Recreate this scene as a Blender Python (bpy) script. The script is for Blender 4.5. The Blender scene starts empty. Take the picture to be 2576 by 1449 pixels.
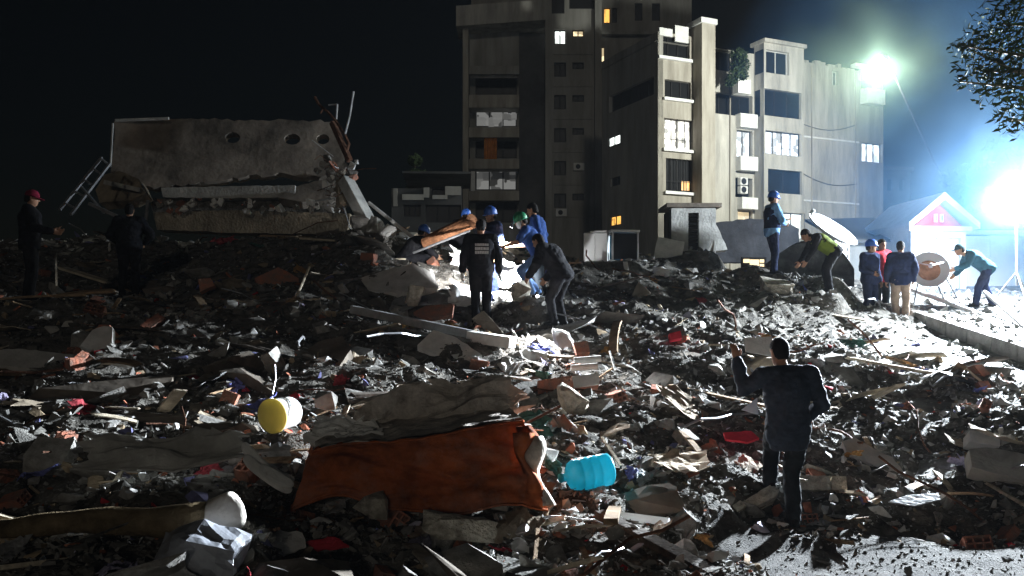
import bpy, bmesh, math, random
import numpy as np
from mathutils import Vector, Matrix, Euler

S = bpy.context.scene
COL = S.collection
rnd = random.Random(7)
R = math.radians

# ------------------------------------------------------------------ camera
FOC, CX, HZ, CAMZ = 2143.0, 1288.0, 795.0, 2.0     # measured from the photograph at 2576 px width
cam_d = bpy.data.cameras.new('camera')
cam_d.sensor_width = 36.0
cam_d.lens = 36.0 * FOC / 2576.0
cam_d.shift_y = (HZ - 724.5) / 2576.0
cam_d.clip_start = 0.05
cam_d.clip_end = 3000.0
cam = bpy.data.objects.new('camera', cam_d)
cam.location = (0, 0, CAMZ)
cam.rotation_euler = (R(90), 0, 0)
COL.objects.link(cam)
S.camera = cam

# ------------------------------------------------------------------ night sky, dim low key light
SUN_DIR = Vector((0.02, -0.98, 0.19)).normalized()      # towards the source: behind the camera, low
w = bpy.data.worlds.new('World')
S.world = w
w.use_nodes = True
nt = w.node_tree
for n in list(nt.nodes):
    nt.nodes.remove(n)
sky = nt.nodes.new('ShaderNodeTexSky')
sky.sky_type = 'NISHITA'
sky.sun_disc = False
sky.sun_elevation = math.asin(SUN_DIR.z)
sky.sun_rotation = math.atan2(SUN_DIR.x, SUN_DIR.y)
bg = nt.nodes.new('ShaderNodeBackground')
bg.inputs['Strength'].default_value = 0.0005
wo = nt.nodes.new('ShaderNodeOutputWorld')
nt.links.new(sky.outputs[0], bg.inputs['Color'])
nt.links.new(bg.outputs[0], wo.inputs['Surface'])

sun_d = bpy.data.lights.new('sun', 'SUN')
sun_d.energy = 0.13
sun_d.angle = R(3)
sun_d.color = (1.0, 0.93, 0.80)
sun = bpy.data.objects.new('sun', sun_d)
sun.rotation_euler = (-SUN_DIR).to_track_quat('-Z', 'Y').to_euler()
COL.objects.link(sun)

# ------------------------------------------------------------------ exposure and renderer
S.view_settings.view_transform = 'Standard'
S.view_settings.look = 'None'
S.view_settings.exposure = 0.0
S.view_settings.gamma = 1.0
S.view_settings.use_curve_mapping = False
S.render.engine = 'CYCLES'
cy = S.cycles
cy.use_denoising = True
cy.denoiser = 'OPENIMAGEDENOISE'
cy.max_bounces = 6
cy.diffuse_bounces = 3
cy.glossy_bounces = 2
cy.transmission_bounces = 4
cy.volume_bounces = 0
cy.transparent_max_bounces = 8
cy.sample_clamp_indirect = 3.0
cy.sample_clamp_direct = 0.0
cy.use_light_tree = True
cy.caustics_reflective = False
cy.caustics_refractive = False
try:
    cy.volume_step_rate = 2.0
    cy.volume_max_steps = 128
except Exception:
    pass

# ------------------------------------------------------------------ helpers
def at(x, y, D):
    """world point seen at pixel (x, y) of the 2576-wide photograph, D metres away"""
    return Vector(((x - CX) / FOC * D, D, CAMZ + (HZ - y) / FOC * D))

def link(o, parent=None):
    COL.objects.link(o)
    if parent is not None:
        o.parent = parent
    return o

def tag(o, label=None, cat=None, group=None, kind=None):
    if label: o['label'] = label
    if cat:
        o['category'] = cat; o['kind'] = 'thing'
    if group: o['group'] = group
    if kind: o['kind'] = kind
    return o

def empty(name, loc=(0, 0, 0), rz=0.0, label=None, cat=None, group=None):
    o = bpy.data.objects.new(name, None)
    o.location = loc
    o.rotation_euler = (0, 0, rz)
    o.empty_display_size = 0.2
    link(o)
    return tag(o, label, cat, group)

def copy_tree(o, parent=None):
    c = o.copy()
    COL.objects.link(c)
    c.parent = parent
    for ch in list(o.children):
        copy_tree(ch, c)
    return c

class MB:
    """collects vertices and faces; build() links them as one mesh object"""
    def __init__(s):
        s.v, s.f = [], []
    def add(s, vs, fs):
        o = len(s.v)
        s.v += [tuple(p) for p in vs]
        s.f += [tuple(i + o for i in f) for f in fs]
        return s
    def box(s, c, d, M=None):
        x, y, z = d[0] / 2, d[1] / 2, d[2] / 2
        vs = [Vector((sx * x, sy * y, sz * z)) for sz in (-1, 1) for sy in (-1, 1) for sx in (-1, 1)]
        if M is not None: vs = [M @ p for p in vs]
        c = Vector(c)
        return s.add([p + c for p in vs], [(0, 2, 3, 1), (4, 5, 7, 6), (0, 1, 5, 4), (2, 6, 7, 3), (0, 4, 6, 2), (1, 3, 7, 5)])
    def bar(s, a, b, w, h=None, up=(0, 0, 1)):
        a, b = Vector(a), Vector(b)
        h = h or w
        d = (b - a)
        L = d.length
        if L < 1e-6: return s
        d.normalize()
        up = Vector(up)
        if abs(d.dot(up)) > .98: up = Vector((0, 1, 0))
        x = d.cross(up).normalized()
        z = x.cross(d)
        M = Matrix((x, d, z)).transposed()
        return s.box((a + b) / 2, (w, L, h), M)
    def tube(s, pts, rad, n=8, cap=True):
        pts = [Vector(p) for p in pts]
        rs = rad if isinstance(rad, (list, tuple)) else [rad] * len(pts)
        o = len(s.v)
        px = None
        for i, p in enumerate(pts):
            d = (pts[min(i + 1, len(pts) - 1)] - pts[max(i - 1, 0)])
            if d.length < 1e-9: d = Vector((0, 0, 1))
            d.normalize()
            if px is None:
                u = Vector((0, 0, 1)) if abs(d.z) < .9 else Vector((1, 0, 0))
                px = d.cross(u).normalized()
            else:
                px = (px - d * px.dot(d))
                if px.length < 1e-6: px = d.orthogonal()
                px.normalize()
            py = d.cross(px)
            for k in range(n):
                a = 2 * math.pi * k / n
                s.v.append(tuple(p + (px * math.cos(a) + py * math.sin(a)) * rs[i]))
        for i in range(len(pts) - 1):
            for k in range(n):
                k2 = (k + 1) % n
                s.f.append((o + i * n + k, o + i * n + k2, o + (i + 1) * n + k2, o + (i + 1) * n + k))
        if cap:
            s.f.append(tuple(o + k for k in range(n))[::-1])
            s.f.append(tuple(o + (len(pts) - 1) * n + k for k in range(n)))
        return s
    def lathe(s, prof, n=24, M=None, cap0=True, cap1=True):
        """profile of (radius, z) turned about local z"""
        o = len(s.v)
        for r, z in prof:
            for k in range(n):
                a = 2 * math.pi * k / n
                p = Vector((r * math.cos(a), r * math.sin(a), z))
                s.v.append(tuple(M @ p if M is not None else p))
        for i in range(len(prof) - 1):
            for k in range(n):
                k2 = (k + 1) % n
                s.f.append((o + i * n + k, o + i * n + k2, o + (i + 1) * n + k2, o + (i + 1) * n + k))
        if cap0: s.f.append(tuple(o + k for k in range(n))[::-1])
        if cap1: s.f.append(tuple(o + (len(prof) - 1) * n + k for k in range(n)))
        return s
    def mesh(s, name, mat=None, smooth=False):
        me = bpy.data.meshes.new(name)
        me.from_pydata(s.v, [], s.f)
        if mat: me.materials.append(mat)
        me.validate()
        if smooth:
            me.polygons.foreach_set('use_smooth', [True] * len(me.polygons))
        me.update()
        return me
    def build(s, name, mat=None, parent=None, smooth=False, bevel=0.0):
        o = bpy.data.objects.new(name, s.mesh(name, mat, smooth))
        link(o, parent)
        if bevel:
            b = o.modifiers.new('bevel', 'BEVEL')
            b.width = bevel; b.segments = 2; b.limit_method = 'ANGLE'
        return o

def rotm(rx=0, ry=0, rz=0):
    return Euler((rx, ry, rz)).to_matrix()

# vectorised gradient noise
class Perlin:
    def __init__(s, seed):
        g = np.random.default_rng(seed)
        s.p = np.tile(g.permutation(256), 3)
        s.g = g.normal(size=(256, 3)); s.g /= np.linalg.norm(s.g, axis=1)[:, None]
    def __call__(s, x, y, z=0.0):
        x = np.asarray(x, float); y = np.asarray(y, float); z = np.zeros_like(x) + z
        xi, yi, zi = np.floor(x).astype(int), np.floor(y).astype(int), np.floor(z).astype(int)
        fx, fy, fz = x - xi, y - yi, z - zi
        u, v, t = [f * f * f * (f * (f * 6 - 15) + 10) for f in (fx, fy, fz)]
        def gr(i, j, k):
            h = s.p[s.p[s.p[(xi + i) & 255] + ((yi + j) & 255)] + ((zi + k) & 255)]
            G = s.g[h]
            return G[..., 0] * (fx - i) + G[..., 1] * (fy - j) + G[..., 2] * (fz - k)
        l = lambda a, b, q: a + (b - a) * q
        x00, x10 = l(gr(0, 0, 0), gr(1, 0, 0), u), l(gr(0, 1, 0), gr(1, 1, 0), u)
        x01, x11 = l(gr(0, 0, 1), gr(1, 0, 1), u), l(gr(0, 1, 1), gr(1, 1, 1), u)
        return l(l(x00, x10, v), l(x01, x11, v), t)
PN = Perlin(3)

# ------------------------------------------------------------------ materials
MATS = {}
def mat(name, col, rough=.85, var=.25, scale=6.0, bump=.0, bscale=30.0, metal=0.0, dirt=None, rand=0.0, emit=None, estr=0.0, spec=.05, attr=None, alpha=None, streak=0.0, dust=0.0, transl=0.0):
    if name in MATS: return MATS[name]
    m = bpy.data.materials.new(name)
    m.use_nodes = True
    nt = m.node_tree
    N, L = nt.nodes, nt.links
    b = N['Principled BSDF']
    b.inputs['Roughness'].default_value = rough
    b.inputs['Metallic'].default_value = metal
    b.inputs['Specular IOR Level'].default_value = spec
    tc = N.new('ShaderNodeTexCoord')
    nz = N.new('ShaderNodeTexNoise')
    nz.inputs['Scale'].default_value = scale
    nz.inputs['Detail'].default_value = 6
    nz.inputs['Roughness'].default_value = .65
    if streak:
        mp = N.new('ShaderNodeMapping'); mp.inputs['Scale'].default_value = (1, 1, streak)
        L.new(tc.outputs['Object'], mp.inputs['Vector']); L.new(mp.outputs[0], nz.inputs['Vector'])
    else:
        L.new(tc.outputs['Object'], nz.inputs['Vector'])
    ramp = N.new('ShaderNodeValToRGB')
    c = Vector(col)
    d = Vector(dirt) if dirt else c * (1 - var * 1.6)
    hi = c * (1 + var * .7)
    ramp.color_ramp.elements[0].position = .32
    ramp.color_ramp.elements[0].color = (max(d.x, 0), max(d.y, 0), max(d.z, 0), 1)
    ramp.color_ramp.elements[1].position = .68
    ramp.color_ramp.elements[1].color = (min(hi.x, 1), min(hi.y, 1), min(hi.z, 1), 1)
    L.new(nz.outputs['Fac'], ramp.inputs['Fac'])
    out = ramp.outputs['Color']
    if rand or attr:
        mx = N.new('ShaderNodeMix'); mx.data_type = 'RGBA'; mx.blend_type = 'MULTIPLY'
        mx.inputs['Factor'].default_value = 1.0
        L.new(out, mx.inputs['A'])
        if attr:
            at_ = N.new('ShaderNodeAttribute'); at_.attribute_name = attr
            L.new(at_.outputs['Color'], mx.inputs['B'])
        else:
            oi = N.new('ShaderNodeObjectInfo')
            mr = N.new('ShaderNodeMapRange')
            mr.inputs['To Min'].default_value = 1 - rand
            mr.inputs['To Max'].default_value = 1 + rand * .6
            L.new(oi.outputs['Random'], mr.inputs['Value'])
            L.new(mr.outputs['Result'], mx.inputs['B'])
        out = mx.outputs['Result']
    if dust:                      # grey dust settled in patches
        n3 = N.new('ShaderNodeTexNoise'); n3.inputs['Scale'].default_value = 3.2; n3.inputs['Detail'].default_value = 8; n3.inputs['Roughness'].default_value = .7
        L.new(tc.outputs['Object'], n3.inputs['Vector'])
        r3 = N.new('ShaderNodeMapRange'); r3.inputs['From Min'].default_value = .46; r3.inputs['From Max'].default_value = .66; r3.inputs['To Max'].default_value = dust
        L.new(n3.outputs['Fac'], r3.inputs['Value'])
        m3 = N.new('ShaderNodeMix'); m3.data_type = 'RGBA'
        L.new(r3.outputs['Result'], m3.inputs['Factor']); L.new(out, m3.inputs['A']); m3.inputs['B'].default_value = (.30, .28, .25, 1)
        out = m3.outputs['Result']
    L.new(out, b.inputs['Base Color'])
    if bump:
        n2 = N.new('ShaderNodeTexNoise')
        n2.inputs['Scale'].default_value = bscale
        n2.inputs['Detail'].default_value = 5
        L.new(tc.outputs['Object'], n2.inputs['Vector'])
        bp = N.new('ShaderNodeBump')
        bp.inputs['Strength'].default_value = bump
        bp.inputs['Distance'].default_value = .03
        L.new(n2.outputs['Fac'], bp.inputs['Height'])
        L.new(bp.outputs['Normal'], b.inputs['Normal'])
    if emit:
        b.inputs['Emission Color'].default_value = (*emit, 1)
        b.inputs['Emission Strength'].default_value = estr
    if transl:                    # thin plastic lets light through
        tr = N.new('ShaderNodeBsdfTranslucent'); L.new(out, tr.inputs['Color'])
        ms = N.new('ShaderNodeMixShader'); ms.inputs['Fac'].default_value = transl
        L.new(b.outputs[0], ms.inputs[1]); L.new(tr.outputs[0], ms.inputs[2]); L.new(ms.outputs[0], N['Material Output'].inputs['Surface'])
    if alpha is not None:
        b.inputs['Alpha'].default_value = alpha
    MATS[name] = m
    return m

def lit_mat(name, col, strength, scale=3.0, lo=.35):
    """a lit room seen through a window: uneven emission"""
    if name in MATS: return MATS[name]
    m = bpy.data.materials.new(name); m.use_nodes = True
    N, L = m.node_tree.nodes, m.node_tree.links
    b = N['Principled BSDF']
    b.inputs['Base Color'].default_value = (.2, .2, .2, 1)
    tc = N.new('ShaderNodeTexCoord')
    br = N.new('ShaderNodeTexVoronoi'); br.distance = 'CHEBYCHEV'
    br.inputs['Scale'].default_value = scale
    L.new(tc.outputs['Object'], br.inputs['Vector'])
    mr = N.new('ShaderNodeMapRange')
    mr.inputs['From Min'].default_value = .15; mr.inputs['From Max'].default_value = .6
    mr.inputs['To Min'].default_value = lo * strength; mr.inputs['To Max'].default_value = strength
    sep = N.new('ShaderNodeSeparateColor')
    L.new(br.outputs['Color'], sep.inputs['Color'])
    L.new(sep.outputs['Red'], mr.inputs['Value'])
    b.inputs['Emission Color'].default_value = (*col, 1)
    L.new(mr.outputs['Result'], b.inputs['Emission Strength'])
    MATS[name] = m
    return m

def M_():
    mat('rubble_earth', (.125, .115, .10), .95, .5, 5, 1.0, 40)
    mat('road_concrete', (.21, .205, .195), .9, .3, 1.6, .5, 40)
    mat('gravel_ground', (.075, .07, .064), .95, .35, 9, .8, 60)
    mat('concrete', (.29, .275, .25), .92, .32, 3.5, .55, 28, rand=.55)
    mat('concrete_pale', (.58, .56, .53), .9, .2, 3.5, .4, 30)
    mat('concrete_dust', (.44, .40, .33), .95, .35, 9, .9, 45)
    mat('slab_concrete', (.185, .155, .125), .93, .58, 1.0, .5, 9, streak=.8, dirt=(.04, .034, .028))
    mat('slab_brown', (.26, .215, .155), .93, .4, 1.5, .6, 18)
    mat('slab_light', (.42, .41, .38), .93, .3, 2.0, .5, 18)
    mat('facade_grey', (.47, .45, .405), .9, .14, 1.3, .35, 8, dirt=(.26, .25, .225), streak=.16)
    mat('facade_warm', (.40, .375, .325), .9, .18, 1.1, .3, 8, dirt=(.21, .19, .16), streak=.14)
    mat('facade_dim', (.32, .31, .285), .9, .2, .8, .25, 8, dirt=(.19, .185, .165), streak=.16)  # darker facade copy; flank and loggia walls carry their dim light in it
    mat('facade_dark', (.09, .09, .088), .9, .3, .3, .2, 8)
    mat('unlit_base', (.030, .030, .032), .9, .3, 2, .3, 12)  # near black holds the shade behind the ridge officer
    mat('dark_metal', (.05, .052, .055), .6, .3, 3, .3, 10, dust=.15)  # shell metal darkened, grazing light put into the colour
    mat('trim_white', (.72, .72, .70), .8, .12, 1.5, .2, 12)
    mat('white_paint', (.80, .80, .79), .6, .08, 3, .1, 20)
    mat('red_paint', (.50, .09, .085), .7, .2, 3, .1, 20)
    mat('glass_dark', (.010, .011, .013), .35, .1, 2, spec=.12)
    mat('frame_dark', (.03, .03, .032), .5, .2, 5)
    mat('frame_white', (.55, .55, .53), .5, .15, 5)
    mat('rust', (.11, .055, .035), .9, .5, 7, .6, 40)
    mat('rust_log', (.33, .15, .075), .9, .5, 5, .8, 25)
    mat('steel', (.42, .42, .43), .45, .25, 5, .1, 20, metal=.6)
    mat('steel_dark', (.10, .10, .11), .6, .3, 5, .2, 20, metal=.4)
    mat('aluminium', (.62, .62, .63), .38, .15, 5, metal=.7)
    mat('wood', (.26, .18, .11), .88, .35, 6, .4, 30, rand=.5)
    mat('wood_pale', (.48, .41, .31), .88, .3, 6, .4, 30, rand=.3)
    mat('wood_dark', (.085, .07, .058), .8, .4, 6, .4, 30)
    mat('brick', (.36, .125, .075), .92, .4, 8, .6, 35, rand=.5, dirt=(.2, .15, .12))
    mat('cardboard', (.33, .27, .2), .92, .25, 4, .3, 20, rand=.3)
    mat('fabric_scrap', (.16, .15, .16), .95, .3, 8, .4, 40, rand=.6)
    mat('sheet_grey', (.30, .30, .30), .55, .3, 4, .3, 15, rand=.5)
    mat('plaster_white', (.74, .73, .70), .9, .15, 5, .35, 30, rand=.25)
    mat('tile_blue', (.42, .42, .66), .4, .2, 5, rand=.3)
    mat('orange_cloth', (.36, .092, .026), .9, .45, 2.4, .8, 9, dust=.22)
    mat('mattress_foam', (.60, .53, .46), .95, .4, 6, .7, 18, dust=.6)
    mat('jug_blue', (.05, .50, .60), .3, .12, 4, spec=.5, dust=.12, transl=.6)
    mat('bucket_white', (.82, .82, .80), .45, .06, 4, dust=.12, transl=.5)
    mat('lid_yellow', (.74, .62, .22), .5, .12, 3, dust=.1, transl=.6)
    mat('bag_grey', (.30, .31, .34), .32, .25, 6, .3, 14, spec=.5)
    mat('sack_white', (.74, .68, .60), .75, .12, 5, .35, 18)
    mat('carpet_brown', (.17, .125, .07), .95, .4, 7, .5, 40)
    mat('skin', (.36, .20, .13), .6, .12, 12)
    mat('hair_dark', (.012, .010, .009), .7, .3, 30, .3, 60)
    mat('black_cloth', (.009, .009, .011), .92, .25, 8, .3, 30, dust=.04)
    mat('navy_cloth', (.012, .018, .045), .9, .25, 8, .3, 30, dust=.04)
    mat('jacket_slate', (.030, .040, .058), .7, .25, 8, .35, 18, dust=.04)
    mat('trouser_dark', (.016, .020, .024), .9, .25, 8, .3, 30, dust=.04)
    mat('blue_shirt', (.025, .06, .19), .85, .2, 8, .3, 30, dust=.04)
    mat('lightblue_shirt', (.22, .42, .72), .85, .2, 8, .3, 30)
    mat('jeans', (.10, .17, .32), .9, .25, 10, .3, 40)
    mat('tan_trouser', (.42, .31, .24), .9, .2, 8, .3, 30)
    mat('red_jacket', (.50, .035, .05), .8, .2, 8, .3, 30)
    mat('hivis', (.085, .11, .014), .75, .12, 8, .2, 30)
    mat('teal_vest', (.02, .06, .085), .85, .2, 8, .3, 30)
    mat('shoe_black', (.012, .012, .012), .5, .2, 8)
    mat('glove_white', (.75, .75, .72), .8, .1, 8)
    mat('helmet_blue', (.015, .085, .36), .4, .15, 5, spec=.5, dust=.1)
    mat('helmet_green', (.01, .20, .085), .4, .15, 5, spec=.5, dust=.1)
    mat('cap_pink', (.13, .01, .025), .8, .15, 8)
    mat('cap_dark', (.02, .04, .045), .85, .2, 8)
    mat('mask_white', (.78, .78, .76), .8, .05, 8)
    mat('print_white', (.72, .72, .70), .8, .25, 40)
    mat('leaf', (.035, .052, .022), .95, .4, 4, spec=.03)
    mat('leaf_dark', (.04, .06, .028), .7, .4, 4)
    mat('bark', (.11, .085, .06), .95, .4, 8, .6, 25)
    mat('dish_white', (.78, .78, .76), .45, .06, 2)
    mat('dish_rust', (.38, .20, .13), .8, .4, 6)
    mat('orange_curtain', (.55, .20, .03), .9, .2, 3, .3, 8)
    lit_mat('lit_white', (.93, 1.0, .95), 2.4, 1.9, .45)
    lit_mat('lit_cool', (.82, .92, 1.0), 2.4, 2.2, .2)
    lit_mat('lit_busy', (1.0, .97, .86), 2.4, 3.2, .12)
    lit_mat('lit_amber', (1.0, .50, .10), 1.5, 2.0, .4)
    lit_mat('lit_warm', (1.0, .78, .45), 1.6, 2.0, .4)
    lit_mat('lit_dim', (.75, .75, .72), .22, 1.2, .05)
M_()
m_ = MATS
# ------------------------------------------------------------------ the heap: ground height field
def road_z(Y):
    Y = np.asarray(Y, float)
    return np.where(Y > 7.0, 1.25 + .157 * (Y - 14.5), 1.25 + .157 * (7 - 14.5) - .02 * (7 - Y)).astype(float)

CTRL_PX = [(1990, 1325, 7.9), (2300, 1400, 7.1), (2500, 1330, 8.0), (1700, 1400, 7.0), (200, 1470, 5.4), (600, 1400, 5.7),
    (1070, 1275, 6.6), (1380, 1275, 6.6), (1475, 1232, 7.4), (710, 1085, 7.7), (1000, 1075, 8.2), (100, 1000, 9.0), (300, 885, 11.0),
    (0, 900, 11.0), (80, 760, 13.5), (330, 750, 16.0), (600, 685, 17.0), (560, 605, 20.0), (150, 600, 20.0), (800, 600, 20.0),
    (850, 870, 12.0), (900, 575, 18.8), (985, 615, 17.6), (1000, 700, 15.0), (1050, 640, 17.5), (1210, 822, 14.2), (1390, 822, 14.2), (1250, 700, 16.0), (1330, 745, 15.0), (1380, 680, 17.0), (1500, 655, 19.0),
    (1700, 640, 20.0), (1942, 690, 18.3), (2050, 738, 17.5), (1700, 760, 16.5), (1600, 1000, 10.6), (1850, 860, 13.0), (2180, 770, 18.3),
    (2000, 960, 12.0), (2200, 985, 12.2), (2100, 1150, 9.4), (1800, 1200, 8.4), (2350, 1150, 9.6), (1300, 1000, 10.2), (1100, 900, 12.0)]
ctrl = [tuple(at(*c)) for c in CTRL_PX]
for X in (6.6, 8.6, 12.0, 17.0):
    for Y in (4.0, 7.0, 10.0, 13.0, 16.0, 19.0, 22.0, 26.0):
        if X < 7 and Y < 15: continue
        if X < 9 and Y > 20: continue
        ctrl.append((X, Y, float(road_z(Y)) - (.06 if Y > 12 or X > 8 else -.10)))
ctrl += [(-6, 2, .35), (0, 1, .2), (5, 2, 0), (-10, 6, .9), (-12, 12, 2.0), (-14, 19, 3.6), (0, 4.0, .25), (-3, 4.2, .3), (3, 5, .0), (4.6, 6.6, 0.0), (2.2, 6.2, 0.0), (2.2, 7.4, .0), (3.4, 7.5, .02), (4.4, 7.6, .03), (5.2, 7.4, .04),
         (8.3, 21.5, 2.9), (7.5, 23, 3.1), (6.8, 10.5, .95), (7.6, 9, .75), (6.2, 12.3, 1.15), (-12, 27, 2.4), (-4, 27, 2.6), (2, 27, 2.6), (6, 26, 2.6), (-5, 23, 3.7), (0, 22, 3.0), (4.5, 22.5, 2.9)]
ctrl = np.array(ctrl)
def _rbf_fit(P):
    n = len(P)
    r = np.linalg.norm(P[:, None, :2] - P[None, :, :2], axis=2)
    A = np.zeros((n + 3, n + 3))
    A[:n, :n] = r + np.eye(n) * .04
    A[:n, n] = 1; A[:n, n + 1:] = P[:, :2]
    A[n:, :n] = A[:n, n:].T
    return np.linalg.solve(A, np.r_[P[:, 2], 0, 0, 0])
_W = _rbf_fit(ctrl)
def base_z(X, Y):
    X = np.asarray(X, float); Y = np.asarray(Y, float)
    sh = X.shape; x = X.ravel(); y = Y.ravel()
    z = np.empty_like(x)
    for i in range(0, len(x), 20000):
        q = np.stack([x[i:i + 20000], y[i:i + 20000]], 1)
        r = np.linalg.norm(q[:, None] - ctrl[None, :, :2], axis=2)
        z[i:i + 20000] = r @ _W[:-3] + _W[-3] + q @ _W[-2:]
    return z.reshape(sh)
def sst(a, b, x):
    t = np.clip((x - a) / (b - a), 0, 1)
    return t * t * (3 - 2 * t)

# places where a named thing rests: the heap is levelled there (X, Y, radius, Z)
FLATS = []
def flat(x, y, D, r=.35, dz=0.0):
    p = at(x, y, D)
    FLATS.append((p.x, p.y, r, p.z + dz))
    return p

def rough_mask(X, Y):
    xe = np.where(Y < 11.5, 8.35, np.where(Y < 15.6, 8.35 - (Y - 11.5) * .64, np.where(Y < 19.5, 5.7, 5.7 + (Y - 19.5) * 2.0)))
    m = 1 - sst(-.5, .45, X - xe + .25 * PN(X * .8, Y * .8, 5.0))
    gravel = sst(1.3, 2.1, X) * (1 - sst(7.5, 8.1, Y + .5 * PN(X * 1.1, Y * 1.1, 9.0)))
    return np.clip(m * (1 - .93 * gravel), 0.0, 1)

def surf_z(X, Y):
    X = np.asarray(X, float); Y = np.asarray(Y, float)
    z = base_z(X, Y)
    far = (1 - sst(23, 36, Y)) * sst(-30, -17, X) * (1 - sst(19, 32, X)) * sst(-8, -1, Y)
    m = rough_mask(X, Y)
    rg = lambda f, s: 1 - np.abs(PN(X * f, Y * f, s)) * 2.2
    n = .36 * PN(X * .5, Y * .5, 1.3) + .11 * rg(1.1, 2.7) + .07 * PN(X * 2.3, Y * 2.3, 4.1) + .045 * rg(3.4, 6.2) + .03 * PN(X * 8, Y * 8, 7.7)
    cl = np.floor((PN(X * .9, Y * .9, 11.0) + .5) * 5) / 5 - .4
    z = z + m * (n - .12 + .22 * cl) + (1 - m) * .008 * PN(X * 5, Y * 5, 2.0)
    fine = m * (.03 * PN(X * 3.1, Y * 3.1, 8.0) + .025 * (1 - 2 * np.abs(PN(X * 6.3, Y * 6.3, 5.0))) + .012 * PN(X * 15, Y * 15, 1.0))
    for (fx, fy, fr, fz) in FLATS:
        d2 = np.hypot(X - fx, Y - fy)
        wgt = 1 - sst(fr * .65, fr * 1.5, d2)
        z = z * (1 - wgt) + (fz + fine) * wgt
    return z * far + (1 - far) * 0.0 - .02

def gz(X, Y):
    return float(surf_z(np.array([X]), np.array([Y]))[0])

def build_ground():
    xs = np.r_[[-900, -500, -250, -120, -70, -45, -34], np.arange(-28, -13, .8), np.arange(-13, 9.2, .075), np.arange(9.3, 20, .5), [22, 26, 32, 42, 70, 120, 250, 500, 900]]
    ys = np.r_[[-300, -120, -50, -20, -8, -3, 0, 2, 3], np.arange(3.5, 12, .06), np.arange(12, 24, .085), np.arange(24.2, 38, .6), [40, 46, 55, 70, 100, 180, 350, 700, 1200]]
    X, Y = np.meshgrid(xs, ys)
    Z = surf_z(X, Y)
    h, wd = X.shape
    me = bpy.data.meshes.new('ground')
    v = np.stack([X.ravel(), Y.ravel(), Z.ravel()], 1)
    i = np.arange(h * wd).reshape(h, wd)
    q = np.stack([i[:-1, :-1].ravel(), i[:-1, 1:].ravel(), i[1:, 1:].ravel(), i[1:, :-1].ravel()], 1)
    me.from_pydata(v.tolist(), [], q.tolist())
    me.materials.append(m_['rubble_earth'])
    me.materials.append(m_['gravel_ground'])
    cx = X[:-1, :-1] + .04; cyy = Y[:-1, :-1] + .04
    gi = ((rough_mask(cx, cyy) < .45) & (cx < 7) & (cyy < 9)).astype(int).ravel()
    me.polygons.foreach_set('material_index', gi)
    me.update()
    o = bpy.data.objects.new('ground', me)
    link(o); o['kind'] = 'structure'
    return o

def build_street():
    # road: a sloping concrete strip along the heap
    mb = MB()
    ys = np.arange(11.0, 20.6, .5)
    xs = [5.2, 5.8, 6.6, 7.4, 8.2, 8.64]
    vs = []
    for y in ys:
        for x in xs:
            vs.append((x, y, float(road_z(y)) + .0 + .012 * math.sin(x * 3 + y * 1.3)))
    nx = len(xs)
    fs = [(j * nx + i, j * nx + i + 1, (j + 1) * nx + i + 1, (j + 1) * nx + i) for j in range(len(ys) - 1) for i in range(nx - 1)]
    mb.add(vs, fs)
    o = mb.build('road', m_['road_concrete'], smooth=True); o['kind'] = 'structure'
    # pavement: raised slab with a kerb face
    mb = MB()
    ys = np.arange(6.0, 24.1, 1.0)
    vs = []
    for y in ys:
        z = float(road_z(y))
        for x, dz in ((8.6 + max(0, y - 20) * .8, -.3), (8.6 + max(0, y - 20) * .8, .22), (8.64 + max(0, y - 20) * .8, .25), (12, .27), (18, .3), (30, .32)):
            vs.append((x, y, z + dz))
    nx = 6
    fs = [(j * nx + i, (j + 1) * nx + i, (j + 1) * nx + i + 1, j * nx + i + 1)[::-1] for j in range(len(ys) - 1) for i in range(nx - 1)]
    mb.add(vs, fs)
    o = mb.build('pavement', m_['road_concrete']); o['kind'] = 'structure'
    for k in range(0, 16):            # kerb stones, one by one
        y0 = 8 + k * .8
        z0, z1 = float(road_z(y0)), float(road_z(y0 + .78))
        b = MB()
        b.add([(8.52, y0, z0 - .2), (8.7, y0, z0 - .2), (8.7, y0, z0 + .285), (8.54, y0, z0 + .28),
               (8.52, y0 + .77, z1 - .2), (8.7, y0 + .77, z1 - .2), (8.7, y0 + .77, z1 + .285), (8.54, y0 + .77, z1 + .28)],
              [(0, 1, 2, 3), (7, 6, 5, 4), (3, 2, 6, 7), (0, 3, 7, 4), (1, 5, 6, 2), (0, 4, 5, 1)])
        b.build('kerb_stone', m_['concrete'], o)

# ------------------------------------------------------------------ facades
def unplane(x, y, O, u):
    """pixel to (s, z) on the vertical plane through O along u"""
    n = (u[1], -u[0])
    dx, dz = (x - CX) / FOC, (HZ - y) / FOC
    t = (O[0] * n[0] + O[1] * n[1]) / (dx * n[0] + n[1])
    return ((t * dx - O[0]) * u[0] + (t - O[1]) * u[1], CAMZ + dz * t)

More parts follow.
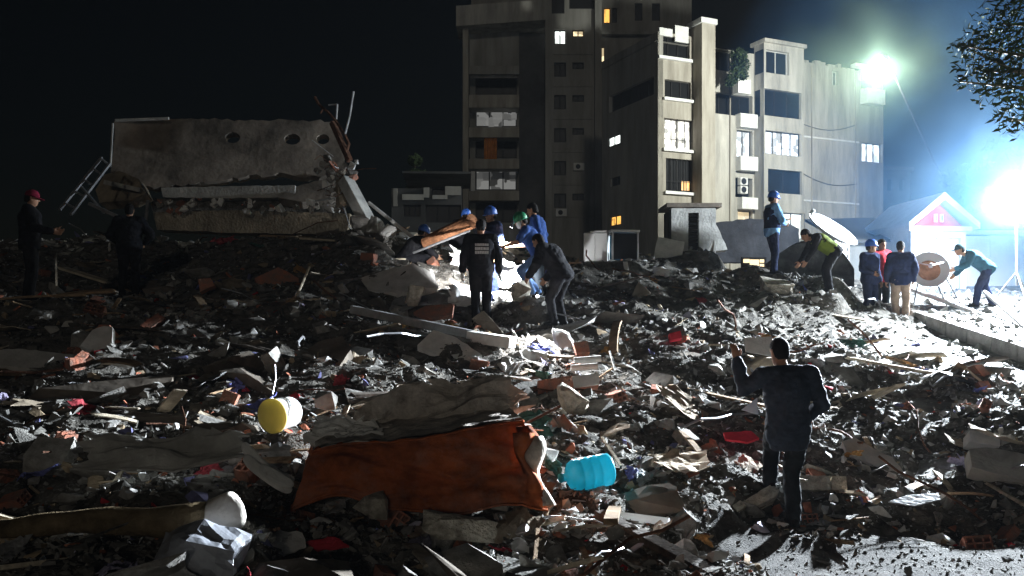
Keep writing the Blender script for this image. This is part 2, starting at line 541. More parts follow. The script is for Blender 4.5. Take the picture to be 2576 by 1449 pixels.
class Plane:
    def __init__(s, O, u):
        l = math.hypot(*u)
        s.O, s.u = O, (u[0] / l, u[1] / l)
        s.n = (s.u[1], -s.u[0])
    def px(s, x0, y0, x1, y1):
        ym = (y0 + y1) / 2; xm = (x0 + x1) / 2
        a = unplane(x0, ym, s.O, s.u)[0]; b = unplane(x1, ym, s.O, s.u)[0]
        return (a, b, unplane(xm, y1, s.O, s.u)[1], unplane(xm, y0, s.O, s.u)[1])
    def P(s, a, d, z):
        """a along the wall, d out of the wall, z up"""
        return (s.O[0] + s.u[0] * a + s.n[0] * d, s.O[1] + s.u[1] * a + s.n[1] * d, z)
    def box(s, mb, a0, a1, d0, d1, z0, z1):
        vs = [s.P(a, d, z) for z in (z0, z1) for d in (d0, d1) for a in (a0, a1)]
        mb.add(vs, [(0, 2, 3, 1), (4, 5, 7, 6), (0, 1, 5, 4), (2, 6, 7, 3), (0, 4, 6, 2), (1, 3, 7, 5)])
    def wall(s, name, a0, a1, z0, z1, rects, material, parent, depth=.35):
        A = sorted({a0, a1, *[min(max(v, a0), a1) for r in rects for v in r[:2]]})
        Z = sorted({z0, z1, *[min(max(v, z0), z1) for r in rects for v in r[2:]]})
        mb = MB()
        hole = lambda a, z: any(r[0] < a < r[1] and r[2] < z < r[3] for r in rects)
        q = lambda *p: mb.add([s.P(*x) for x in p], [(0, 1, 2, 3)])
        for i in range(len(A) - 1):
            for j in range(len(Z) - 1):
                am, zm = (A[i] + A[i + 1]) / 2, (Z[j] + Z[j + 1]) / 2
                if hole(am, zm): continue
                q((A[i], 0, Z[j]), (A[i + 1], 0, Z[j]), (A[i + 1], 0, Z[j + 1]), (A[i], 0, Z[j + 1]))
        for (b0, b1, c0, c1) in rects:
            q((b0, 0, c0), (b0, 0, c1), (b0, -depth, c1), (b0, -depth, c0))
            q((b1, 0, c1), (b1, 0, c0), (b1, -depth, c0), (b1, -depth, c1))
            q((b0, 0, c1), (b1, 0, c1), (b1, -depth, c1), (b0, -depth, c1))
            q((b1, 0, c0), (b0, 0, c0), (b0, -depth, c0), (b1, -depth, c0))
        q((a0, 0, z1), (a1, 0, z1), (a1, -depth, z1), (a0, -depth, z1))
        q((a0, 0, z0), (a0, 0, z1), (a0, -depth, z1), (a0, -depth, z0))
        q((a1, 0, z1), (a1, 0, z0), (a1, -depth, z0), (a1, -depth, z1))
        return mb.build(name, material, parent)
    def window(s, rect, parent, pane, frame='frame_dark', nx=2, nz=1, depth=.28, t=.06, name='window', bars=0):
        a0, a1, z0, z1 = rect
        mb = MB()
        d0, d1 = -depth, -depth + .07
        s.box(mb, a0 + .01, a0 + t, d0, d1, z0 + .01, z1 - .01); s.box(mb, a1 - t, a1 - .01, d0, d1, z0 + .01, z1 - .01)
        s.box(mb, a0 + t, a1 - t, d0, d1, z0 + .01, z0 + t); s.box(mb, a0 + t, a1 - t, d0, d1, z1 - t, z1 - .01)
        for k in range(1, nx):
            a = a0 + (a1 - a0) * k / nx
            s.box(mb, a - t * .5, a + t * .5, d0, d1 - .01, z0 + t, z1 - t)
        for k in range(1, nz):
            z = z0 + (z1 - z0) * k / nz
            s.box(mb, a0 + t, a1 - t, d0, d1 - .02, z - t * .4, z + t * .4)
        f = mb.build(name, m_[frame], parent)
        p = MB()
        s.box(p, a0 + .005, a1 - .005, d0 - .06, d0 - .01, z0 + .005, z1 - .005)
        p.build('pane', m_[pane], f)
        if bars:
            g = MB()
            for k in range(bars + 1):
                a = a0 + .05 + (a1 - a0 - .1) * k / bars
                s.box(g, a - .018, a + .018, -.1, -.06, z0, z0 + (z1 - z0) * .999)
            s.box(g, a0 + .002, a1 - .002, -.055, -.03, z0 + (z1 - z0) * .3, z0 + (z1 - z0) * .3 + .04)
            g.build('grille', m_['frame_dark'], f)
        return f

def block(mb, P, a0, a1, d0, d1, z0, z1):
    P.box(mb, a0, a1, d0, d1, z0, z1)

def air_conditioner(P, a, z, parent, w=.8, h=.6):
    mb = MB(); P.box(mb, a, a + w, .02, .36, z, z + h)
    o = mb.build('air_conditioner', m_['trim_white'], parent, bevel=.02)
    c = P.P(a + w * .42, .37, z + h / 2)
    u = Vector((P.u[0], P.u[1], 0)); n = Vector((P.n[0], P.n[1], 0))
    M = Matrix((u, Vector((0, 0, 1)), n)).transposed().to_4x4(); M.translation = Vector(c)
    MB().lathe([(.2, 0), (.21, .02), (.2, .03)], 16, M).build('fan_grille', m_['frame_dark'], o)
    return o

def apartment_block():
    """grey block, corner towards us, lit by the street lamp"""
    top_lbl = 'pale grey five storey apartment block lit from the right with bright windows'
    root = empty('apartment_block', (9.42, 55, 0), 0, top_lbl, 'building')
    root.location = (0, 0, 0)
    u = (15.8, 7.0); l = math.hypot(*u); u = (u[0] / l, u[1] / l); v = (-u[1], u[0])
    F = Plane((9.42, 55.0), u)
    ZT = F.px(1660, 85, 1730, 100)[3]
    zroof = ZT
    g, wm = m_['facade_grey'], m_['facade_warm']
    # corner bay
    sP = F.px(1742, 200, 1744, 300)[0]
    r5 = F.px(1659, 92, 1735, 145); r4 = F.px(1672, 203, 1738, 248); r3 = F.px(1671, 300, 1742, 375); r2 = F.px(1675, 400, 1742, 482); r1 = F.px(1680, 515, 1742, 560)
    F.wall('wall', 0, sP, -1, zroof, [r5, r4, r3, r2, r1], wm, root)
    F.window(r5, root, 'glass_dark', nx=3); F.window(r4, root, 'glass_dark', nx=3)
    F.window(r3, root, 'lit_busy', nx=2, nz=1, bars=4); F.window(r2, root, 'glass_dark', nx=4, bars=5); F.window(r1, root, 'lit_warm', nx=3)
    rr = F.px(1719, 455, 1742, 478)
    mb = MB(); F.box(mb, rr[0], rr[1] - .05, -.27, -.25, rr[2], rr[3]); mb.build('lit_room', m_['lit_amber'], root)
    pn = MB(); F.box(pn, r5[0], r5[0] + 1.0, -.1, .02, r5[3] - .05, r5[3] + .45); pn.build('parapet_panel', m_['trim_white'], root)
    pn = MB(); F.box(pn, r5[0] + 1.2, r5[1] - .1, -.1, .02, r5[3] - .3, r5[3] + .75); pn.build('parapet_panel', m_['trim_white'], root)
    for r in (r5, r4, r3, r2):
        sl = MB(); F.box(sl, r[0] - .15, r[1] + .1, .003, .22, r[2] - .22, r[2] - .03); sl.build('sill', m_['trim_white'], root)
    # pillar
    a0 = F.px(1742, 300, 1744, 320)[0]; a1 = F.px(1776, 300, 1777, 320)[0]
    zt = F.px(1745, 64, 1770, 66)[3] - .2
    mb = MB(); F.box(mb, a0 + .02, a1, -.4, 1.0, -1, zt); mb.build('pillar', m_['facade_warm'], root)
    mb = MB(); F.box(mb, a0 - .1, a1 + .1, -.5, 1.1, zt + .002, zt + .35); mb.build('pillar_cap', m_['trim_white'], root)
    # recessed bay
    b0 = a1 + .003; b1 = F.px(1897, 300, 1898, 320)[0]
    q5 = F.px(1790, 128, 1880, 180); q4 = F.px(1790, 236, 1893, 290); q3 = F.px(1853, 328, 1893, 395); q2 = F.px(1850, 448, 1893, 497); q1 = F.px(1856, 530, 1893, 565)
    F.wall('wall', b0, b1, -1, zroof - .5, [q5, q4, q3, q2, q1], g, root, depth=.5)
    F.window(q5, root, 'glass_dark', nx=3, depth=.42); F.window(q4, root, 'glass_dark', nx=4, depth=.42); F.window(q3, root, 'lit_cool', nx=2, depth=.3)
    F.window(q2, root, 'glass_dark', nx=2, depth=.45); F.window(q1, root, 'lit_warm', nx=1, depth=.3)
    for r in (F.px(1850, 291, 1894, 325), F.px(1850, 397, 1895, 432), F.px(1854, 499, 1895, 528)):
        mb = MB(); F.box(mb, r[0], r[1] - .05, .004, .55, r[2], r[3]); mb.build('balcony_parapet', m_['trim_white'], root)
    ac = F.px(1853, 455, 1870, 490)
    air_conditioner(F, ac[0] + .05, ac[2] + .62, root, .62, .5); air_conditioner(F, ac[0] + .05, ac[2] + .05, root, .62, .5)
    # projecting bay
    G = Plane(F.P(0, 1.0, 0)[:2], u)
    c0 = b1 + .003; c1 = F.px(2019, 300, 2020, 320)[0] - .25
    w5 = G.px(1927, 128, 1985, 186); w4 = G.px(1921, 228, 2016, 295); w3 = G.px(1926, 332, 2016, 390); w2 = G.px(1932, 428, 2018, 487)
    c1 = max(w[1] for w in (w5, w4, w3, w2)) + .15
    lit1 = G.px(1935, 535, 2025, 600)
    G.wall('wall', c0, c1, -1, zroof, [w5, w4, w3, w2, lit1], g, root)
    G.window(w5, root, 'glass_dark', nx=2, frame='frame_white'); G.window(w4, root, 'glass_dark', nx=3, frame='frame_dark')
    G.window(w3, root, 'lit_cool', nx=4); G.window(w2, root, 'glass_dark', nx=2); G.window(lit1, root, 'lit_white', nx=3)
    mb = MB(); F.box(mb, c0, c0 + .04, 0, .999, -1, zroof - .01); sd = mb.build('side_wall', g, root)
    mb = MB(); F.box(mb, c1 - .04, c1, 0, .999, -1, zroof - .01); mb.build('side_wall', g, root)
    for k, wv in enumerate((w5, w4)):
        mb = MB(); F.box(mb, c0 - .02, c0 - .004, .12, .95, wv[2], wv[3]); f_ = mb.build('side_window', m_['glass_dark'], root)
    mb = MB(); F.box(mb, c0 - .1, c1 + .1, -.3, 1.2, zroof + .003, zroof + .25); mb.build('roof_slab', m_['facade_grey'], root)
    # plain wall to the right
    e1 = F.px(2160, 300, 2161, 320)[0]
    sw = F.px(2093, 178, 2109, 214)
    F.wall('wall', c1 + .003, e1, -1, zroof - .55, [sw], g, root)
    F.window(sw, root, 'glass_dark', nx=2, frame='frame_white')
    for yy in (352, 510, 650):
        z = F.px(2030, yy - 1, 2150, yy + 1)[2]
        mb = MB(); F.box(mb, c1 + .01, e1, .003, .06, z, z + .12); mb.build('string_course', m_['trim_white'], root)
    # ragged parapet along the roof
    a = c1 + .05
    while a < e1 - .3:
        wd = rnd.uniform(.25, .9); h = rnd.uniform(.05, .35)
        mb = MB(); F.box(mb, a, min(a + wd, e1), -.33, -.02, zroof - .548, zroof - .55 + h); mb.build('parapet_stone', m_['facade_grey'], root)
        a += wd + rnd.uniform(0, .3)
    # right end: loggias
    K = Plane(F.P(0, -.8, 0)[:2], u)
    f1 = K.px(2222, 300, 2223, 320)[0]
    l5 = K.px(2166, 178, 2204, 226); l3 = K.px(2168, 360, 2220, 408)
    K.wall('loggia_wall', e1 + .003, f1, -1, zroof - .9, [l5, l3], m_['facade_dim'], root)
    K.window(l5, root, 'glass_dark', nx=1, frame='frame_white', t=.12); K.window(l3, root, 'lit_white', nx=3)
    pr = K.px(2164, 229, 2208, 266)
    mb = MB(); K.box(mb, pr[0], pr[1], .003, .7, pr[2], pr[3]); mb.build('balcony_parapet', m_['trim_white'], root)
    mb = MB(); K.box(mb, e1 + .05, f1, .003, .5, l5[3] + .02, l5[3] + .25); mb.build('lintel', m_['trim_white'], root)
    # left flank
    H = Plane((9.42 + v[0] * 7.2, 55 + v[1] * 7.2), (-v[0], -v[1]))
    def hp(x0, y0a, y0b, x1):      # slanted picture rectangle, z taken at its right end
        s0 = unplane(x0, 300, H.O, H.u)[0]; s1 = unplane(x1, 300, H.O, H.u)[0]
        return (s0, s1, unplane(x1, y0b, H.O, H.u)[1], unplane(x1, y0a, H.O, H.u)[1])
    st = hp(1532, 190, 237, 1645); lw = hp(1530, 336, 361, 1560); dw = hp(1536, 442, 464, 1560); ow = hp(1535, 540, 565, 1562)
    st = (max(st[0], .05), min(st[1], 7.0), st[2], st[3])
    fix = lambda r: (max(r[0], .12), r[1], r[2], r[3])
    lw, dw, ow = fix(lw), fix(dw), fix(ow)
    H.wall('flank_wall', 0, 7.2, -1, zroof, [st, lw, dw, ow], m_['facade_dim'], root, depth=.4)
    H.window(st, root, 'glass_dark', nx=5, depth=.35); H.window(lw, root, 'lit_white', nx=2, depth=.1); H.window(dw, root, 'glass_dark', depth=.2); H.window(ow, root, 'lit_amber', nx=2, depth=.1)
    for yy in (1835, 1792, 2040, 2150):          # drainpipes
        a = F.px(yy, 300, yy + 1, 310)[0]
        off = 0.0
        top = zroof - .7
        mb = MB(); mb.tube([F.P(a, .07, -1), F.P(a + .02, .07, top * .5), F.P(a, .07, top)], .05, 8); mb.build('drainpipe', m_['facade_warm'], root)
    for z0_, z1_ in ((12.2, 11.6), (15.6, 15.9)):  # sagging cables
        pts = [F.P(c1 + .3 + (e1 - c1 - .5) * t, .05, z0_ + (z1_ - z0_) * t - .5 * math.sin(math.pi * t)) for t in [k / 10 for k in range(11)]]
        mb = MB(); mb.tube(pts, .02, 5); mb.build('cable', m_['frame_dark'], root)
    # flat roof
    mb = MB()
    p = [F.P(-.1, .0, 0), F.P(e1, 0, 0), F.P(e1, -7, 0), F.P(-.1, -7.2, 0)]
    z = zroof - .6
    mb.add([(q[0], q[1], z) for q in p], [(0, 1, 2, 3)]); mb.build('roof', m_['facade_dim'], root)
    mb = MB(); F.box(mb, .02, e1, -7.2, -7.0, -1, zroof - .62); mb.build('rear_wall', m_['facade_dim'], root)
    return F, zroof

def tower_block():
    root = empty('tower_block', (0, 0, 0), 0, 'tall dim tower block with stacked loggias behind the pale apartment block', 'building')
    T = Plane((-4.83, 75.0), (1, 0))
    zt = T.px(1372, -160, 1380, -150)[3]
    rects, wins = [], []
    for k, y in enumerate((93, 175, 257, 340, 423, 505)):
        r = T.px(1394, y - 18, 1424, y + 18); rects.append(r); wins.append((r, 'lit_white' if k == 0 else 'glass_dark', 2))
        if k != 4:
            yy = y - 9
            r = T.px(1440, yy - 9, 1469, yy + 8); rects.append(r); wins.append((r, 'lit_warm' if k == 0 else 'glass_dark', 2))
    for r in (T.px(1386, -10, 1420, 34), T.px(1432, -10, 1494, 22)):
        rects.append(r); wins.append((r, 'glass_dark', 1))
    for y in (-90, -140):
        r = T.px(1394, y - 18, 1424, y + 18); rects.append(r); wins.append((r, 'glass_dark', 2))
    a0 = T.px(1372, 300, 1373, 310)[0]; a1 = T.px(1511, 300, 1512, 310)[0]
    T.wall('wall', a0, a1, -2, zt, rects, m_['facade_dim'], root, depth=.3)
    for r, p, n in wins: T.window(r, root, p, nx=n, depth=.22, t=.09)
    for x0, x1 in ((1371, 1387), (1495, 1512)):
        r = T.px(x0, 300, x1, 310); mb = MB(); T.box(mb, r[0], r[1], .004, .7, -2, zt - .01); mb.build('pilaster', m_['facade_dim'], root)
    for y in (137, 218, 300, 383, 465, 547):
        z = T.px(1400, y - 1, 1410, y + 1)[2]; mb = MB(); T.box(mb, a0 + .7, a1 - .7, .004, .1, z, z + .2); mb.build('string_course', m_['facade_dim'], root)
    air_conditioner(T, T.px(1442, 410, 1443, 411)[0], T.px(1442, 410, 1443, 430)[2], root, .95, .65)
    air_conditioner(T, T.px(1398, 528, 1399, 540)[0], T.px(1398, 528, 1399, 545)[2], root, .95, .65)
    # loggia stack
    b0 = T.px(1165, 300, 1166, 310)[0]; b1 = a0 - .01; bi = T.px(1306, 300, 1307, 310)[0]
    mb = MB(); T.box(mb, b0, b0 + .5, -2.5, .6, -2, T.px(1160, 70, 1161, 72)[3]); mb.build('pilaster', m_['facade_warm'], root)
    cap = T.px(1150, 22, 1370, 72)
    mb = MB()
    L_, H_ = T.P(cap[0], 1.4, 0), T.P(cap[1], 1.4, 0)
    z0, z1 = cap[2], cap[3]
    vs = [(L_[0], L_[1], z0 - .25), (H_[0], H_[1], z0 + .3), (H_[0], H_[1], z1 + .3), (L_[0], L_[1], z1 - .25)]
    vs += [(x, y + 3.6, z) for x, y, z in vs]
    mb.add(vs, [(0, 1, 2, 3), (7, 6, 5, 4), (3, 2, 6, 7), (0, 4, 5, 1), (1, 5, 6, 2), (0, 3, 7, 4)]); mb.build('roof_beam', m_['facade_grey'], root)
    W = Plane((-4.83, 76.2), (1, 0))
    W.wall('inner_wall', T.px(1306, 0, 1307, 10)[0] + .01, b1 + .3, -2, cap[2], [], m_['facade_dark'], root)  # dark facade copy; shade of the recess put into the colour
    B = Plane((-4.83, 77.4), (1, 0))
    ops = [B.px(1196, y0, 1300, y1) for (y0, y1) in ((196, 238), (276, 318), (342, 398), (425, 478), (508, 560))]
    B.wall('back_wall', b0, bi + .6, -2, cap[2], ops, m_['facade_dim'], root)
    for r, p in zip(ops, ('glass_dark', 'lit_dim', 'glass_dark', 'lit_dim', 'glass_dark')): B.window(r, root, p, nx=3, depth=.3, t=.1)
    for (y0, y1) in ((238, 270), (320, 345), (400, 424), (480, 504)):
        r = T.px(1180, y0, 1305, y1)
        mb = MB(); T.box(mb, b0 + .51, bi, -.25, -.05, r[2], r[3]); mb.build('balcony_parapet', m_['facade_warm'], root)
        mb = MB(); T.box(mb, b0 + .51, bi, -2.3, -.26, r[2] + .1, r[2] + .3); mb.build('balcony_floor', m_['facade_dim'], root)
    r = T.px(1180, 165, 1305, 186); mb = MB(); T.box(mb, b0 + .51, bi, -.3, -.05, r[2], r[3]); mb.build('balcony_beam', m_['facade_dim'], root)
    r = T.px(1180, 70, 1305, 166); mb = MB(); T.box(mb, b0 + .51, bi, -1.2, -1.0, r[2], r[3]); mb.build('upper_wall', m_['facade_dim'], root)
    r = T.px(1217, 338, 1250, 400); mb = MB()
    n = 14
    vs = []
    for k in range(n + 1):
        a = r[0] + (r[1] - r[0]) * k / n; d = -.6 + .07 * math.sin(k * 1.9)
        vs += [T.P(a, d, r[2]), T.P(a, d, r[3])]
    mb.add(vs, [(2 * k, 2 * k + 2, 2 * k + 3, 2 * k + 1) for k in range(n)]); mb.build('orange_curtain', m_['orange_curtain'], root)
    r = T.px(1184, 427, 1194, 480); mb = MB(); T.box(mb, r[0], r[1], -.9, -.7, r[2], r[3]); mb.build('white_post', m_['trim_white'], root)
    for (x0, y0, x1, y1) in ((1228, 288, 1262, 314), (1238, 277, 1300, 292), (1222, 232, 1260, 240)):
        r = T.px(x0, y0, x1, y1); mb = MB(); T.box(mb, r[0], r[1], -1.4, -1.2, r[2], r[3]); mb.build('loggia_shape', m_['lit_dim'] if y0 > 250 else m_['brick'], root)  # pale boxes glow as bits of lit room; the other is reddish stuff
    mb = MB(); T.box(mb, b0, b0 + .3, -9, -2.6, -2, cap[2] - .3); mb.build('side_wall', m_['facade_dim'], root)
    mb = MB(); T.box(mb, b0 + .31, a1, -9, -8.7, -2, zt - .2); mb.build('rear_wall', m_['facade_dim'], root)
    # taller block further back
    rt = empty('rear_tower', (0, 0, 0), 0, 'dark taller block rising at the top between the two apartment buildings', 'building')
    Q = Plane((10, 95), (1, 0))
    o1 = Q.px(1519, 20, 1535, 57); o2 = Q.px(1540, 20, 1552, 57); o3 = Q.px(1597, 8, 1616, 52); o4 = Q.px(1640, 8, 1660, 52); o5 = Q.px(1513, 118, 1521, 155)
    qa, qb = Q.px(1505, 300, 1733, 310)[:2]
    Q.wall('wall', qa, qb, -2, Q.px(1600, -220, 1601, -200)[3], [o1, o2, o3, o4, o5], m_['facade_dim'], rt)
    for o_, p in ((o1, 'lit_amber'), (o2, 'glass_dark'), (o3, 'glass_dark'), (o4, 'glass_dark'), (o5, 'lit_warm')): Q.window(o_, rt, p, nx=1)
    z = Q.px(1600, 92, 1601, 96)[3]; mb = MB(); Q.box(mb, qa, qb - 1, .003, .8, z, z + .3); mb.build('ledge', m_['facade_dim'], rt)
    mb = MB(); Q.box(mb, qb + .01, qb + .3, -9, 0, -2, Q.px(1600, -220, 1601, -200)[3]); mb.build('side_wall', m_['facade_dim'], rt)

def low_building():
    root = empty('low_building', (0, 0, 0), 0, 'low dark flat roofed building left of the tower block', 'building')
    T = Plane((-6.8, 46.0), (1, .06))
    a0, a1 = T.px(985, 500, 1162, 600)[:2]
    z1 = T.px(1000, 474, 1100, 475)[3]
    ops = [T.px(1015, 500 - 12, 1060, 482 + 10), T.px(1015, 515, 1058, 545), T.px(1086, 470, 1120, 492), T.px(1070, 515, 1160, 560)]
    ops = [(min(r[0], r[1]), max(r[0], r[1]), min(r[2], r[3]), max(r[2], r[3])) for r in ops]
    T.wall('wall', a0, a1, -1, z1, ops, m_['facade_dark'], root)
    for r in ops: T.window(r, root, 'glass_dark', nx=3)
    rf = MB(); T.box(rf, a0 + .6, a1 + .5, -5, .4, z1 + .75, z1 + .87); rf.build('roof', m_['facade_dark'], root)
    for (x0, y0, x1, y1) in ((1012, 490, 1066, 504), (1066, 473, 1080, 498), (1088, 492, 1126, 502), (1120, 470, 1160, 492), (990, 475, 1000, 520), (1005, 585, 1050, 600)):
        r = T.px(x0, y0, x1, y1); mb = MB(); T.box(mb, r[0], r[1], .05, .2, r[2], r[3]); mb.build('balcony_panel', m_['facade_dim'], root)
    rb = empty('far_block', (0, 0, 0), 0, 'dark bluish block right of the pale apartment block behind haze', 'building')
    Q = Plane((30, 84), (1, .1))
    a, b = Q.px(2215, 480, 2290, 500)[:2]; z = Q.px(2250, 430, 2251, 432)[3]
    wn = [Q.px(2232, 450, 2246, 480), Q.px(2262, 450, 2276, 480)]
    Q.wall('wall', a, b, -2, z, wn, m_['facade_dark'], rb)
    for r in wn: Q.window(r, rb, 'glass_dark', nx=1)
    mb = MB(); Q.box(mb, a - .3, b + .3, -6, .3, z + .004, z + .4); mb.build('roof', m_['facade_dark'], rb)

def gate_house():
    """small white gabled gate house in the floodlight"""
    Y = 22.0
    root = empty('gate_house', (0, 0, 0), 0, 'small white gabled gate house with red pediment in the glare', 'building')
    P = Plane((at(2292, 700, Y).x, Y), (1, .04))
    zb = float(road_z(Y)) + .24
    wd = P.px(2430, 600, 2431, 610)[0]
    ze = P.px(2290, 572, 2291, 574)[3]; za = P.px(2360, 512, 2361, 514)[3]
    mid = wd * .5
    door = (.14, wd - .14, zb, P.px(2300, 598, 2400, 600)[3])
    P.wall('wall', 0, wd, zb - .3, ze, [door], m_['white_paint'], root, depth=.18)
    # pediment
    mb = MB()
    vs = [P.P(.06, .0, ze + .003), P.P(wd - .06, 0, ze + .003), P.P(mid, 0, za)]
    vs += [P.P(.06, -.1, ze + .003), P.P(wd - .06, -.1, ze + .003), P.P(mid, -.1, za)]
    mb.add(vs, [(0, 1, 2), (5, 4, 3), (0, 3, 4, 1), (1, 4, 5, 2), (2, 5, 3, 0)])
    pd = mb.build('pediment', m_['red_paint'], root)
    for dx in (-.13, .03):
        mb = MB(); P.box(mb, mid + dx, mid + dx + .09, .004, .03, ze + .14, ze + .34); mb.build('vent', m_['white_paint'], pd)
        mb = MB(); P.box(mb, mid + dx + .025, mid + dx + .065, .032, .04, ze + .17, ze + .31); mb.build('vent_slot', m_['sheet_grey'], pd)
    # roof slopes with thick white verge
    for sgn in (-1, 1):
        e = mid + sgn * (wd / 2 + .2)
        mb = MB()
        zz = ze - .06
        t = .2
        vs = [P.P(e, .3, zz), P.P(mid, .3, za + .06), P.P(mid, .3, za + .06 + t), P.P(e, .3, zz + t * .8),
              P.P(e, -2.6, zz), P.P(mid, -2.6, za + .06), P.P(mid, -2.6, za + .06 + t), P.P(e, -2.6, zz + t * .8)]
        mb.add(vs, [(0, 1, 2, 3), (7, 6, 5, 4), (3, 2, 6, 7), (0, 4, 5, 1), (0, 3, 7, 4), (1, 5, 6, 2)])
        mb.build('roof', m_['white_paint'], root)
    mb = MB(); P.box(mb, -.1, wd + .1, .003, .12, ze - .1, ze + .02); mb.build('lintel', m_['white_paint'], root)
    n = 6
    for k in range(n):
        a = door[0] + (door[1] - door[0]) * k / n
        mb = MB(); P.box(mb, a + .008, a + (door[1] - door[0]) / n - .008, -.14, -.1 + .01 * (k % 2), zb, door[3] - .01); mb.build('door_plank', m_['white_paint'], root)
    mb = MB(); P.box(mb, 0, .12, -2.4, -.2, zb - .3, ze - .01); mb.build('side_wall', m_['white_paint'], root)
    mb = MB(); P.box(mb, wd - .12, wd, -2.4, -.2, zb - .3, ze - .01); mb.build('side_wall', m_['white_paint'], root)
    # boundary wall going right
    cw = empty('boundary_wall', (0, 0, 0), 0, 'pale boundary wall right of the gate house washed out by the floodlight', 'wall')
    Q = Plane((P.P(wd + .05, -.5, 0)[0], P.P(wd + .05, -.5, 0)[1]), (1, .03))
    for k in range(9):
        mb = MB(); Q.box(mb, k * .9, k * .9 + .885, -.18, 0, zb - .3, zb + 1.45 + .02 * (k % 3)); mb.build('panel', m_['trim_white'], cw)
    mb = MB(); Q.box(mb, 0, 8.1, -.24, .05, zb + 1.5, zb + 1.6); mb.build('coping', m_['trim_white'], cw)
    # dark shed left of it
    sh = empty('dark_shed', (0, 0, 0), 0, 'dark lean-to shed with sloping roof left of the white gate house', 'shed')
    D = Plane((at(2130, 700, 23.6).x, 23.6), (1, 0))
    b = D.px(2284, 600, 2285, 610)[0]
    z0 = D.px(2150, 610, 2151, 612)[3]; z1 = D.px(2270, 560, 2271, 562)[3]
    D.wall('wall', 0, b, .5, min(z0, z1) - .1, [(b * .55, b * .85, 2.0, min(z0, z1) - .35)], m_['facade_dim'], sh)
    mb = MB()
    vs = [D.P(-.3, .5, z0 - .05), D.P(b + .1, .5, z0 - .02), D.P(b + .1, -2.5, z1 + .35), D.P(-.3, -2.5, z1 + .3)]
    vs += [(x, y, z + .08) for x, y, z in vs]
    mb.add(vs, [(3, 2, 1, 0), (4, 5, 6, 7), (0, 1, 5, 4), (1, 2, 6, 5), (2, 3, 7, 6), (3, 0, 4, 7)]); mb.build('roof', m_['facade_dark'], sh)
    mb = MB(); D.box(mb, b * .55 + .01, b * .85 - .01, -.3, -.26, 2.0, min(z0, z1) - .36); mb.build('door', m_['wood_dark'], sh)
    # breeze block screen
    sc = empty('block_screen', (0, 0, 0), 0, 'pale pierced breeze block screen standing below the large satellite dish', 'screen')
    E = Plane((at(2106, 700, 21.0).x, 21.0), (1, .25))
    zb2 = E.px(2110, 690, 2111, 700)[2]; w_, h_ = .17, .155
    mb = MB()
    for r in range(6):
        for c in range(2):
            a = c * (w_ + .004); z = zb2 + r * (h_ + .004)
            b_ = MB()
            t = .028
            E.box(b_, a, a + w_, -.1, 0, z, z + t); E.box(b_, a, a + w_, -.1, 0, z + h_ - t, z + h_)
            E.box(b_, a, a + t, -.1, 0, z + t, z + h_ - t); E.box(b_, a + w_ - t, a + w_, -.1, 0, z + t, z + h_ - t)
            E.box(b_, a + w_ / 2 - .012, a + w_ / 2 + .012, -.09, -.01, z + t, z + h_ - t)
            b_.build('breeze_block', m_['trim_white'], sc)
    mb = MB(); E.box(mb, -.07, -.005, -.11, .01, zb2 - .2, zb2 + .97); mb.build('post', m_['trim_white'], sc)
# ------------------------------------------------------------------ lamps
FLOOD = Vector((11.25, 19.0, 4.6))
def flood_light():
    zb = float(road_z(FLOOD.y)) + .27
    root = empty('flood_light', (FLOOD.x, FLOOD.y, zb), 0, 'blazing white floodlight on a tripod at the right edge', 'floodlight')
    h = FLOOD.z - zb
    MB().tube([(0, 0, .45), (0, 0, h - .25)], .025, 10).build('mast', m_['steel'], root)
    for k in range(3):
        a = k * 2.094 + .4
        MB().tube([(0, 0, .75), (.55 * math.cos(a), .55 * math.sin(a), .0)], .018, 8).build('leg', m_['steel'], root)
    d = Vector((-.55, -.82, -.13)).normalized()
    q = d.to_track_quat('Y', 'Z').to_matrix()
    MB().bar((-.0, 0, h - .25), (0, 0, h - .13), .05).build('bracket', m_['steel_dark'], root)
    hd = MB(); hd.box((0, 0, h), (.46, .10, .32), q); head = hd.build('lamp_housing', m_['frame_dark'], root, bevel=.01)
    ln = MB(); ln.box(Vector((0, 0, h)) + d * .056, (.42, .012, .28), q)
    ln.build('lens', mat('flood_lens', (.9, .9, .9), .3, 0, emit=(.85, .93, 1.0), estr=60), head)
    L = bpy.data.lights.new('flood_lamp', 'SPOT')
    L.energy = FLOOD_W; L.color = (.80, .90, 1.0); L.shadow_soft_size = .16
    L.spot_size = R(114); L.spot_blend = 1.0
    o = bpy.data.objects.new('flood_lamp', L)
    o.location = Vector((0, 0, h)) + d * .1
    o.rotation_euler = Vector((-.34, -.92, -.16)).to_track_quat('-Z', 'Y').to_euler()
    link(o, root)
    L = bpy.data.lights.new('flood_spill', 'POINT'); L.energy = SPILL_W; L.color = (.78, .89, 1.0); L.shadow_soft_size = .16
    o = bpy.data.objects.new('flood_spill', L); o.location = Vector((0, 0, h)) + d * .2 + Vector((0, 0, .0)); link(o, root)

